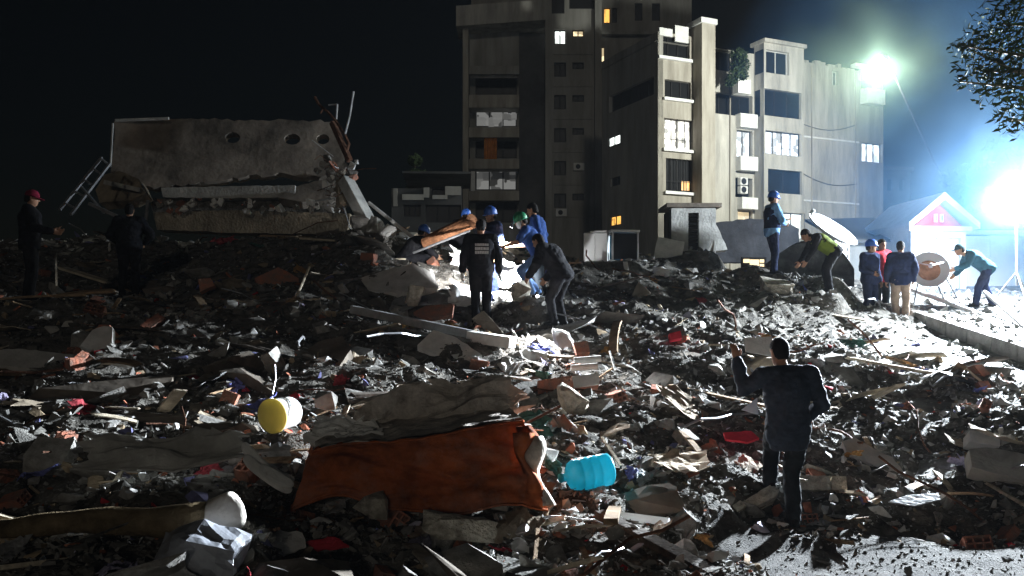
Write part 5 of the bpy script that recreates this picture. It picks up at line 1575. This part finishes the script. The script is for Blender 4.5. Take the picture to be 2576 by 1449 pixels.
    for dx in (-.128, .128): MB().box((dx, -.262, .31), (.248, .02, .60)).build('door', m_['dish_white'], root, bevel=.01)
    MB().box((.05, 0, .66), (.36, .3, .03)).build('loose_lid', m_['dish_white'], root)
    root = empty('glass_cabinet', at(1566, 655, 18.5), R(8), 'steel framed glass cabinet right of the white cabinet', 'cabinet')
    for sx in (-1, 1):
        for sy in (-1, 1): MB().box((sx * .28, sy * .22, .29), (.035, .035, .60)).build('post', m_['aluminium'], root)
    MB().box((0, 0, .615), (.64, .50, .05)).build('top', m_['aluminium'], root)
    MB().box((0, -.215, .29), (.52, .01, .55)).build('pane', m_['glass_dark'], root)
    MB().box((0, .2, .29), (.52, .02, .55)).build('back_panel', m_['teal_vest'], root)
    MB().box((.12, -.02, .14), (.2, .2, .14)).build('blue_bag', m_['helmet_blue'], root, bevel=.03)
    root = empty('concrete_hut', at(1745, 632, 21.0), 0, 'square concrete hut with dark louvre and flat dark roof on the ridge', 'hut')
    Pl = Plane((-.55, 0), (1, 0))
    Pl.wall('wall', 0, 1.1, -.6, 1.06, [(.42, .68, .02, .95)], m_['slab_light'], root, depth=.25)
    MB().box((-.54, .56, .2), (.02, 1.0, 1.68)).build('side_wall', m_['slab_concrete'], root); MB().box((.54, .56, .2), (.02, 1.0, 1.68)).build('side_wall', m_['slab_concrete'], root)
    MB().box((0, 1.02, .2), (1.1, .03, 1.68)).build('rear_wall', m_['slab_concrete'], root)
    MB().box((-.02, .45, 1.12), (1.34, 1.25, .10)).build('roof', m_['slab_concrete'], root)
    for k in range(9):
        mb = MB(); mb.box((0, 0, 0), (.25, .02, .07), rotm(.6)); o = mb.build('louvre', m_['frame_dark'], root); o.location = (0, .14, .07 + k * .105)
    plate('buttress', [(1795, 632), (1798, 560), (1812, 585), (1830, 628)], 21.0, (0, -1, .1), .3, 'slab_light', 'pale sloping buttress stub right of the concrete hut', 'ruin', jag=1)
    # satellite dishes
    def dish(c, r, axis, label, rusty=False):
        root = empty('satellite_dish', c, 0, label, 'satellite dish')
        Mx = V(axis).normalized().to_track_quat('Z', 'Y').to_matrix().to_4x4()
        prof = [(max(r * t, .004), .28 * r * t * t) for t in [k / 10 for k in range(11)]]
        d_ = MB().lathe(prof + [(r * 1.01, .28 * r + .006), (r * 1.01, .28 * r - .02)] + [(max(r * t, .004), .28 * r * t * t - .02) for t in [k / 10 for k in range(10, -1, -1)]], 36, Mx, False, False).build('reflector', m_['dish_white'], root, smooth=True)
        if rusty:
            MB().lathe([(max(r * .58 * t, .004), .28 * r * (t * .58) ** 2 + .006) for t in [k / 6 for k in range(7)]], 24, Mx, False, False).build('rust_patch', m_['dish_rust'], d_, smooth=True)
        f = Mx @ V((0, 0, r * .85)) if rusty else V((-.42, -.12, .50))
        for a in ((2.2, ) if not rusty else (.5, 2.6)):
            MB().tube([Mx @ V((r * .9 * math.cos(a), r * .9 * math.sin(a), .22 * r)), f], .014, 6).build('arm', m_['aluminium'], root)
        MB().lathe([(.03, -.05), (.045, -.04), (.045, .05), (.03, .07)], 12, Matrix.Translation(f) @ Mx).build('receiver', m_['dish_white'], root)
        return root
    c = at(2085, 590, 19.6)
    d0 = dish(c, .62, (.42, -.48, .77), 'large white satellite dish tilted up on the ridge')
    MB().tube([V((0, .05, -.02)), V((.1, .2, -1.0))], .04, 8).build('mast', m_['steel'], d0)
    c = at(2336, 682, 18.7)
    d1 = dish(c, .40, (-.30, -.90, .30), 'round rusty centred dish propped in front of the gate house', True)
    for dx in (-.28, .3): MB().tube([V((dx * .6, .1, -.15)), V((dx * 1.3, -.05, float(road_z(18.7)) + .27 - c.z))], .016, 6).build('leg', m_['steel_dark'], d1)
    # dark curved shell below the dish, amber lantern
    root = empty('metal_shell', at(2040, 676, 18.9), R(-6), 'dark curved metal shell half buried below the large satellite dish', 'wreck')
    mb = MB(); n, m = 14, 8; vs = []
    for i in range(n + 1):
        a = math.pi * i / n
        for k in range(m + 1):
            t = k / m
            vs.append((-.95 + 1.9 * i / n + .05 * math.sin(a * 3), .1 + .9 * t, .62 * math.sin(a) ** .7 * (1 - .25 * t * t) + .02 * math.sin(i * 1.3 + k)))
    mb.add(vs, [(i * (m + 1) + k, (i + 1) * (m + 1) + k, (i + 1) * (m + 1) + k + 1, i * (m + 1) + k + 1) for i in range(n) for k in range(m)])
    o = mb.build('shell', m_['dark_metal'], root, smooth=True); sm = o.modifiers.new('s', 'SOLIDIFY'); sm.thickness = .03
    mb = MB(); vs = [(-.95 + 1.9 * i / n, .09, .6 * math.sin(math.pi * i / n) ** .7 + .0) for i in range(n + 1)] + [(-.95 + 1.9 * i / n, .09, -.4) for i in range(n + 1)]
    mb.add(vs, [(i, i + 1, n + 2 + i, n + 1 + i) for i in range(n)]); o = mb.build('end_panel', m_['dark_metal'], root)
    sm = o.modifiers.new('s', 'SOLIDIFY'); sm.thickness = .02
    root = empty('amber_lantern', at(1900, 668, 18.6), R(6), 'small glowing amber lantern box in the rubble below the ridge officer', 'lantern')
    for k, (x, z, wd, h) in enumerate(((-.2, .1, .13, .08), (-.02, .06, .2, .14), (.15, .1, .09, .07), (.15, .0, .09, .07))):
        MB().box((x, 0, z), (wd, .03, h)).build('lit_panel', m_['lit_warm'], root)
    MB().box((-.02, .05, .05), (.56, .05, .26)).build('case', m_['frame_dark'], root)
    # dark plate added for the unlit building base; shade put into its colour
    plate('unlit_plate', [(1800, 560), (1870, 552), (1950, 548), (2010, 575), (2015, 660), (1800, 660)], 23.0, (.1, -1, .05), .25, 'unlit_base', 'dark plate added for the unlit building base behind the ridge officer', 'wall', jag=2)
    # fallen poles on the pavement
    beam('fallen_pole', (2290, 727, 19.4), (2492, 800, 17.6), .05, 0, 'trim_white', 'white pole fallen across the pavement by the dish', 'pole', round_=True, n=10)
    beam('fallen_pole', (2478, 735, 18.4), (2610, 850, 15.6), .045, 0, 'trim_white', 'white pole leaning down the pavement at the right edge', 'pole', round_=True, n=10)
    beam('pry_bar', (2380, 700, 18.55), (2418, 768, 18.3), .014, 0, 'steel_dark', 'thin dark bar held by the man in the dark cap', 'bar', round_=True)
    beam('short_post', (2498, 830, 16.2), (2520, 778, 16.6), .035, .03, 'wood_pale', 'short pale post stuck up by the right pole', 'post')

def put_flats():
    for a in ((1060, 1285, 6.8, .75, -.02), (1300, 1285, 6.8, .6, -.02), (860, 1290, 6.7, .5, -.05), (1480, 1236, 7.4, .3), (712, 1086, 7.75, .26), (520, 1345, 5.05, .4), (200, 1370, 4.9, .6), (500, 1445, 4.75, .3),
              (420, 1200, 6.35, .55, -.05), (1502, 662, 18.6, .4), (1566, 657, 18.5, .4), (1745, 634, 21.0, .7), (1900, 672, 18.6, .35), (2040, 690, 18.9, .8, -.05), (1442, 1045, 9.6, .3), (1430, 990, 10.6, .4),
              (1040, 830, 12.9, .5), (1150, 860, 12.4, .5), (1600, 1330, 6.6, .4), (1750, 1420, 5.9, .5)):
        flat(*a)
put_flats()

# ------------------------------------------------------------------ loose rubble
def in_view(X, Y, z, pad=1.06):
    x = CX + X / Y * FOC; y = HZ - (z - CAMZ) / Y * FOC
    return (-60 * pad < x < 2576 + 60 * pad) and y < 1449 + 80
def scatter_spots(n, seed, ymin=4.4, ymax=20.5, pw=1.0, keep=.25):
    g = random.Random(seed); out = []
    while len(out) < n:
        Y = ymin * (ymax / ymin) ** (g.random() ** pw)
        X = g.uniform(-.63, .63) * Y
        if X > 8.3: continue
        xe = 8.3 if Y < 11.5 else (8.3 - (Y - 11.5) * .45 if Y < 15 else 6.9)
        if X > xe + .15 and g.random() > .06: continue
        if 1.75 < X < 6 and Y < 7.7 + .25 * math.sin(X * 4) and g.random() > .03: continue
        clear = False
        for (fx, fy, fr, fz) in FLATS:
            if (X - fx) ** 2 + (Y - fy) ** 2 < (fr * .8) ** 2 and g.random() > keep: clear = True; break
        if clear: continue
        out.append((X, Y))
    return out

LOOSE = []
LANDMARKS = [('blue water jug', 1480, 1192), ('white bucket', 712, 1040), ('orange mattress', 1070, 1170), ('climbing man', 1975, 1090), ('grey plastic bag', 500, 1378), ('pale swollen roll end', 555, 1296), ('black uniformed officer', 1210, 690),
    ('stooping person in black', 1390, 700), ('red clay block', 1430, 962), ('long grey beam', 1040, 815), ('large jagged white slab', 1130, 868), ('light grey squarish slab', 245, 852), ('pink cap man', 75, 620), ('broad dark figure', 325, 640),
    ('big dark tilted slab', 790, 905), ('ridge officer', 1942, 590), ('person in tan trousers', 2268, 700), ('rounded grey slab', 2510, 1165), ('sandy block row', 2060, 1215), ('dark plank', 1660, 1380), ('bent metal sheet', 2300, 1256),
    ('curved pale slab piece', 2195, 1145), ('white cabinet', 1502, 625), ('concrete hut', 1745, 575), ('broad pale slab', 1000, 705), ('white square board', 1908, 868), ('small red container', 1700, 843), ('straw coloured lump', 1160, 1318),
    ('long flat grey slab', 130, 905), ('grey bent board', 415, 1150), ('yellow vested person', 2070, 660), ('tilted sandy lump', 1442, 1012), ('pale stick', 757, 722), ('lower slab', 630, 560), ('kerb', 2430, 850)]
NTH = ['nearest', 'second nearest', 'third nearest', 'fourth nearest', 'fifth nearest', 'sixth nearest', 'seventh nearest', 'eighth nearest', 'ninth nearest', 'tenth nearest', 'eleventh nearest', 'twelfth nearest', 'thirteenth nearest', 'fourteenth nearest', 'fifteenth nearest']
SHORT = {'concrete_chunk': 'jagged grey concrete chunk', 'plaster_piece': 'broken white plaster piece', 'broken_board': 'splintered wooden board', 'clay_brick': 'broken hollow clay brick', 'slab_piece': 'flat broken concrete slab piece',
         'crumpled_sheet': 'crumpled thin sheet', 'bent_rebar': 'bent steel rod', 'cloth_scrap': 'rumpled cloth scrap', 'broken_slab': 'large dark broken slab', 'long_plank': 'long weathered plank'}
def single_out():
    # say of each loose piece which landmark it lies beside
    rows = {}
    for o, lb in LOOSE:
        p = o.location
        x = CX + p.x / p.y * FOC; y = HZ - (p.z - CAMZ) / p.y * FOC
        d, nm, lx, ly = min((math.hypot(x - a, y - b), n_, a, b) for n_, a, b in LANDMARKS)
        side = ('right of' if x > lx else 'left of') if abs(x - lx) > abs(y - ly) else ('below' if y > ly else 'above')
        rows.setdefault((o.name.split('.')[0], side, nm), []).append((d, o))
    for (k, side, nm), v in rows.items():
        v.sort(key=lambda t: t[0])
        for i, (d, o) in enumerate(v):
            if i < len(NTH) and (len(v) > 1): o['label'] = '%s lying %s %s the %s' % (SHORT[k], NTH[i], side, nm)
            elif len(v) == 1: o['label'] = '%s lying %s the %s' % (SHORT[k], side, nm)
            else: o['label'] = '%s lying further off %s the %s' % (SHORT[k], side, nm)

def loose_rubble():
    # individual pieces
    def kind(name, label, cat, group, meshes, n, seed, smin, smax, sink=.3, flatness=.35, ymax=20.5, pw=1.0, big=False):
        g = random.Random(seed)
        sp = scatter_spots(n, seed, ymax=ymax, pw=pw)
        zz = surf_z(np.array([p[0] for p in sp]), np.array([p[1] for p in sp]))
        for (X, Y), z in zip(sp, zz):
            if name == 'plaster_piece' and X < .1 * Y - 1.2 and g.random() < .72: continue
            if big and not (X < 1.0 or g.random() < .35): continue
            me = g.choice(meshes)
            s = smin * (smax / smin) ** (g.random() ** 1.8) * (.75 + .035 * Y)
            LOOSE.append((put(name, me, (X, Y, z + s * sink * .12), (g.gauss(0, flatness), g.gauss(0, flatness), g.uniform(0, 6.28)), label, cat, group, s), label))
    C = [hull_mesh('concrete_chunk', 100 + k, (1, g1, g2), m_['concrete'], 12 + k % 5, .8) for k, (g1, g2) in enumerate(((.8, .6), (.7, .35), (.9, .3), (.6, .5), (.8, .25), (.65, .4), (.9, .7), (.5, .3), (.75, .45), (.85, .2)))]
    kind('concrete_chunk', 'jagged grey concrete chunk lying loose in the rubble heap', 'rubble', 'loose concrete chunks on the heap', C, 290, 11, .11, .46, -.2, .5)
    W = [hull_mesh('plaster_piece', 140 + k, (1, g1, g2), m_['plaster_white'], 11 + k % 4, .9) for k, (g1, g2) in enumerate(((.7, .12), (.6, .15), (.8, .2), (.4, .12), (.5, .3), (.6, .5)))]
    kind('plaster_piece', 'broken white plaster piece lying loose in the rubble heap', 'plaster', 'loose white plaster pieces on the heap', W, 200, 12, .06, .30, .1, .45)
    B = [plank_mesh('broken_board', 160 + k, 1, w_, .035, m_['wood'] if k % 3 else m_['wood_pale'], b_, .5) for k, (w_, b_) in enumerate(((.09, .0), (.14, .02), (.06, .01), (.2, .03), (.11, .05), (.05, 0), (.16, 0)))]
    kind('broken_board', 'splintered wooden board lying loose in the rubble heap', 'board', 'splintered boards on the heap', B, 130, 13, .35, 1.1, .6, .28)
    K = [hollow_brick('clay_brick', 180 + k, m_['brick']) for k in range(6)]
    kind('clay_brick', 'broken hollow red clay brick lying loose in the rubble heap', 'brick', 'loose clay bricks on the heap', K, 55, 14, .7, 1.15, .2, .7)
    S_ = [hull_mesh('slab_piece', 200 + k, (1, g1, g2), m_['concrete'], 9 + k % 3, 1.0) for k, (g1, g2) in enumerate(((.8, .1), (.6, .12), (.9, .14), (.5, .1), (.7, .16)))]
    kind('slab_piece', 'flat broken piece of concrete slab resting on the rubble heap', 'slab', 'flat slab pieces on the heap', S_, 85, 15, .28, .9, -.1, .32)
    H = [sheet_mesh('crumpled_sheet', 220 + k, 1, .6, m_['sheet_grey'] if k % 2 else m_['cardboard'], .08, 8, .012) for k in range(8)]
    kind('crumpled_sheet', 'crumpled sheet of thin board or metal lying on the rubble heap', 'sheet', 'crumpled sheets on the heap', H, 80, 16, .25, .8, .3, .3)
    Z_ = [rough_rock('broken_slab', 400 + k, (1, g1, g2), m_['slab_concrete'], 2, .10, 4) for k, (g1, g2) in enumerate(((.6, .14), (.45, .2), (.7, .12), (.35, .16), (.55, .25)))]
    kind('broken_slab', 'large dark broken slab half sunk in the rubble heap', 'slab', 'large dark slabs in the heap', Z_, 60, 21, .8, 1.5, -1.0, .28, big=True)
    Lp = [plank_mesh('long_plank', 420 + k, 1, w_, .02, m_['wood_dark'] if k % 2 else m_['wood'], .01 * k, .5) for k, w_ in enumerate((.06, .09, .045, .12))]
    kind('long_plank', 'long weathered plank lying across the rubble heap', 'plank', 'long planks on the heap', Lp, 22, 22, 1.2, 2.2, .3, .16, big=True)
    T = []
    for k in range(4):
        g = random.Random(240 + k); mb = MB(); p = [V((-.5, 0, 0))]
        for i in range(5): p.append(p[-1] + V((.2, g.uniform(-.07, .07), g.uniform(-.06, .06))))
        mb.tube(p, .012, 5); T.append(mb.mesh('bent_rebar', m_['steel'] if k == 1 else m_['rust']))
    kind('bent_rebar', 'bent steel rod sticking out of the rubble heap', 'rod', 'bent rods in the heap', T, 60, 17, .6, 1.5, .9, .35)
    F = []
    for k, c in enumerate(((.10, .09, .12), (.32, .05, .06), (.16, .17, .42), (.38, .34, .46), (.05, .12, .10), (.40, .22, .08))):
        F.append(sheet_mesh('cloth_scrap', 260 + k, 1, .7, mat('cloth_scrap_%d' % k, c, .95, .3, 8, .4, 30), .16, 9, .02, .3))
    kind('cloth_scrap', 'rumpled scrap of coloured cloth caught in the rubble heap', 'cloth', 'cloth scraps in the heap', F, 75, 18, .16, .42, .6, .5)
    single_out()
    # small shards: nobody could count them
    g = np.random.default_rng(5)
    tmpl = []
    for k in range(14):
        d = [(1, .8, .6), (1, .7, .25), (1, .5, .18), (1, .3, .2), (1, .9, .12)][k % 5]
        me = hull_mesh('t', 300 + k, d, None, 8 + k % 4, .85)
        bmx = bmesh.new(); bmx.from_mesh(me); bmesh.ops.triangulate(bmx, faces=bmx.faces)
        tmpl.append((np.array([v.co for v in bmx.verts]), np.array([[v.index for v in f.verts] for f in bmx.faces])))
        bmx.free(); bpy.data.meshes.remove(me)
    def field(name, label, n, seed, smin, smax, ymin, ymax, region=None, palette=None, pw=1.0):
        gg = np.random.default_rng(seed)
        if region is None:
            sp = np.array(scatter_spots(n, seed, ymin, ymax, pw, .8))
        else:
            sp = np.stack([gg.uniform(region[0], region[1], n), gg.uniform(region[2], region[3], n)], 1)
        z = surf_z(sp[:, 0], sp[:, 1]) if region is None or region[1] < 6 else None
        if z is None: z = np.where(sp[:, 0] > 8.6, road_z(sp[:, 1]) + .265, np.maximum(road_z(sp[:, 1]), surf_z(sp[:, 0], sp[:, 1])))
        vs, fs, cs, off = [], [], [], 0
        s = smin * (smax / smin) ** (gg.random(n) ** 2.2) * (.7 + .05 * sp[:, 1])
        eul = np.stack([gg.normal(0, .55, n), gg.normal(0, .55, n), gg.uniform(0, 6.28, n)], 1)
        pal = np.array(palette); wts = pal[:, 3] / pal[:, 3].sum()
        ci = gg.choice(len(pal), n, p=wts)
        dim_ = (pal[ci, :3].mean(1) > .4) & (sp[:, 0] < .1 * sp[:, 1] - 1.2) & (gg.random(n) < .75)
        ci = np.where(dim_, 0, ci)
        for i in range(n):
            tv, tf = tmpl[i % len(tmpl)]
            Rm = np.array(Euler(eul[i]).to_matrix())
            vs.append((tv * s[i]) @ Rm.T + np.array([sp[i, 0], sp[i, 1], z[i] + s[i] * .08]))
            fs.append(tf + off); off += len(tv)
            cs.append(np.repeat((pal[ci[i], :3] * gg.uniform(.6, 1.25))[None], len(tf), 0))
        vs = np.concatenate(vs); fs = np.concatenate(fs); cs = np.concatenate(cs)
        me = bpy.data.meshes.new(name); me.from_pydata(vs.tolist(), [], fs.tolist())
        at_ = me.attributes.new('tint', 'FLOAT_COLOR', 'FACE')
        at_.data.foreach_set('color', np.concatenate([np.clip(cs, 0, 1), np.ones((len(cs), 1))], 1).ravel())
        me.materials.append(mat('shard', (1, 1, 1), .92, .18, 9, .35, 40, attr='tint'))
        o = bpy.data.objects.new(name, me); link(o); o['kind'] = 'stuff'; o['label'] = label
    PAL = [(.20, .19, .17, 5), (.30, .29, .27, 4), (.10, .095, .085, 4), (.45, .43, .40, 2), (.72, .71, .68, .9), (.36, .14, .085, .9), (.34, .26, .17, 1.0), (.16, .16, .30, .25), (.5, .04, .05, .12), (.6, .58, .7, .2)]
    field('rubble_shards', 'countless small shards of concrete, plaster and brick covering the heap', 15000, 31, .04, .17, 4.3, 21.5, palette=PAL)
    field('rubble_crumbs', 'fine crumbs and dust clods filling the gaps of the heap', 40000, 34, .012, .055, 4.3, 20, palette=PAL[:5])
    field('gravel', 'loose pale gravel and crumbs on the ground at lower right', 5200, 32, .008, .045, 5, 8, region=(.9, 5.2, 4.9, 7.9), palette=[(.17, .165, .15, 4), (.10, .095, .085, 3), (.32, .31, .29, 1.2)])
    field('road_grit', 'small crumbs of rubble strewn over road and pavement', 5200, 33, .02, .15, 9, 22, region=(5.6, 13.5, 9.5, 22), palette=[(.45, .44, .42, 3), (.3, .29, .27, 3), (.65, .64, .62, 1)])

# ------------------------------------------------------------------ trees
def leaf_cloud(name, centre_blobs, n, size, material, parent, seed):
    g = np.random.default_rng(seed)
    vs, fs = [], []
    B = np.array(centre_blobs)
    wts = B[:, 3] ** 2; wts /= wts.sum()
    pick = g.choice(len(B), n, p=wts)
    for i in range(n):
        b = B[pick[i]]
        d = g.normal(size=3); d /= np.linalg.norm(d)
        p = b[:3] + d * b[3] * (g.random() ** .45) * np.array([1, 1, .8])
        a = V(g.normal(size=3)).normalized(); c = a.orthogonal().normalized()
        s = size * g.uniform(.6, 1.4)
        P0 = V(p); o = len(vs)
        q = a.cross(c)
        vs += [P0 - a * s, P0 + c * s * .42 + q * s * .1, P0 + a * s, P0 - c * s * .42 + q * s * .1]
        fs.append((o, o + 1, o + 2, o + 3))
    me = bpy.data.meshes.new(name); me.from_pydata([tuple(v) for v in vs], [], fs); me.materials.append(material); me.update()
    o = bpy.data.objects.new(name, me); link(o, parent)
    return o

def trees():
    g = random.Random(8)
    def tree(label, base, top, blobs, n, size, leafm, seed, r0=.16):
        root = empty('tree', (0, 0, 0), 0, label, 'tree')
        b, t = V(base), V(top)
        MB().tube([b, b.lerp(t, .5) + V((.12, .05, 0)), t], [r0, r0 * .75, r0 * .4], 10).build('trunk', m_['bark'], root, smooth=True)
        for q in blobs:
            c = V(q[:3]); s = b.lerp(t, g.uniform(.55, .95))
            MB().tube([s, s.lerp(c, .5) + V((0, 0, .15)), c], [r0 * .35, r0 * .22, r0 * .08], 6).build('limb', m_['bark'], root)
        leaf_cloud('crown', blobs, n, size, m_[leafm], root, seed)
    def bl(pxs): return [(*at(x, y, D), r) for x, y, D, r in pxs]
    tree('leafy tree overhanging the top right corner', (11.2, 13.5, 1.2), (10.2, 13.3, 6.4), bl([(2560, 120, 13, .75), (2520, 60, 13.2, .55), (2450, 130, 12.8, .38), (2480, 180, 12.6, .45), (2545, 215, 12.6, .55), (2600, 290, 12.8, .5), (2640, 180, 13, .8), (2540, 300, 12.5, .25), (2420, 115, 12.7, .18), (2415, 205, 12.6, .14), (2590, 40, 13, .6)]) + [(9.6, 13.2, 7.2, .9), (10.6, 13.6, 7.6, 1.0), (11.6, 13.4, 7.0, .9), (12.2, 14.0, 6.4, .8), (10.4, 12.4, 6.6, .8), (10.8, 14.6, 6.8, .9), (9.4, 14.0, 6.4, .8)], 7500, .065, 'leaf', 41)
    tree('pale smoke veiled tree behind the gate house', (18.5, 30, .5), (18.0, 30, 5.6), bl([(2480, 470, 30, 1.3), (2560, 430, 30, 1.5), (2420, 500, 30, .8), (2540, 380, 30.5, .9), (2620, 480, 30, 1.6), (2400, 450, 30, .5), (2510, 540, 30, 1.0)]), 3000, .13, 'leaf', 42)
    tree('narrow dark tree left of the tower block', (-6.5, 58, 0), (-6.5, 58, 11.5), [(-6.6, 58, 7.5, 1.3), (-6.4, 58, 8.8, 1.2), (-6.6, 58, 10.2, 1.0), (-6.5, 58, 11.4, .8), (-6.6, 58, 12.6, .5)], 5000, .18, 'leaf_dark', 43)
    # hanging plant on the balcony
    root = empty('balcony_plant', (0, 0, 0), 0, 'bushy plant spilling over a white balcony planter', 'plant')
    c = at(1862, 220, 55.6)
    MB().box(c + V((.1, 0, 0)), (1.0, .6, .9), rotm(0, 0, .4)).build('planter', m_['trim_white'], root)
    leaf_cloud('foliage', bl([(1858, 140, 55.2, .6), (1862, 165, 55.1, .65), (1850, 190, 55.0, .5), (1838, 205, 55.0, .4), (1868, 190, 55.1, .4)]), 1500, .13, m_['leaf_dark'], root, 44)
    leaf_cloud('moss', [], 0, .1, m_['leaf_dark'], root, 1) if False else None

# ------------------------------------------------------------------ head torch and hand torch
def torches():
    def torch(name, p, target, watts, label, size=70):
        p, target = V(p), V(target)
        d = (target - p).normalized()
        root = empty(name, p, 0, label, 'torch')
        Mx = d.to_track_quat('Z', 'Y').to_matrix().to_4x4()
        b = MB().lathe([(.016, -.09), (.018, -.085), (.018, .0), (.026, .02), (.026, .035)], 14, Mx).build('barrel', m_['frame_dark'], root, smooth=True)
        MB().lathe([(.002, .036), (.024, .037), (.024, .04), (.002, .041)], 14, Mx).build('lens', mat('torch_lens', (.9, .9, .9), .3, 0, emit=(.95, .97, 1.0), estr=40), root)
        L = bpy.data.lights.new(name + '_beam', 'SPOT'); L.energy = watts; L.spot_size = R(size); L.spot_blend = .8; L.shadow_soft_size = .03; L.color = (.95, .97, 1.0)
        o = bpy.data.objects.new(name + '_beam', L); o.location = d * .06; o.rotation_euler = d.to_track_quat('-Z', 'Y').to_euler(); link(o, root)
    torch('head_torch', at(1288, 566, 14.7), at(1262, 715, 15.5), TORCH1, 'small head torch on the green helmet', 80)
    torch('hand_torch', at(1176, 672, 14.15), at(1200, 735, 16.0), TORCH3, 'torch held forward in the left hand of the black uniformed officer', 100)
    torch('hand_torch', at(1352, 742, 13.6), at(1372, 900, 12.2), TORCH2, 'hand torch held low by the stooping person in black', 76)
TORCH1, TORCH2, TORCH3 = 3200.0, 2800.0, 2600.0
build_ground(); build_street()
apartment_block(); tower_block(); low_building(); gate_house()
trees()
flood_light(); street_lamp()
people()
collapsed_building(); foreground_things(); torches()
loose_rubble()
haze_and_smoke()
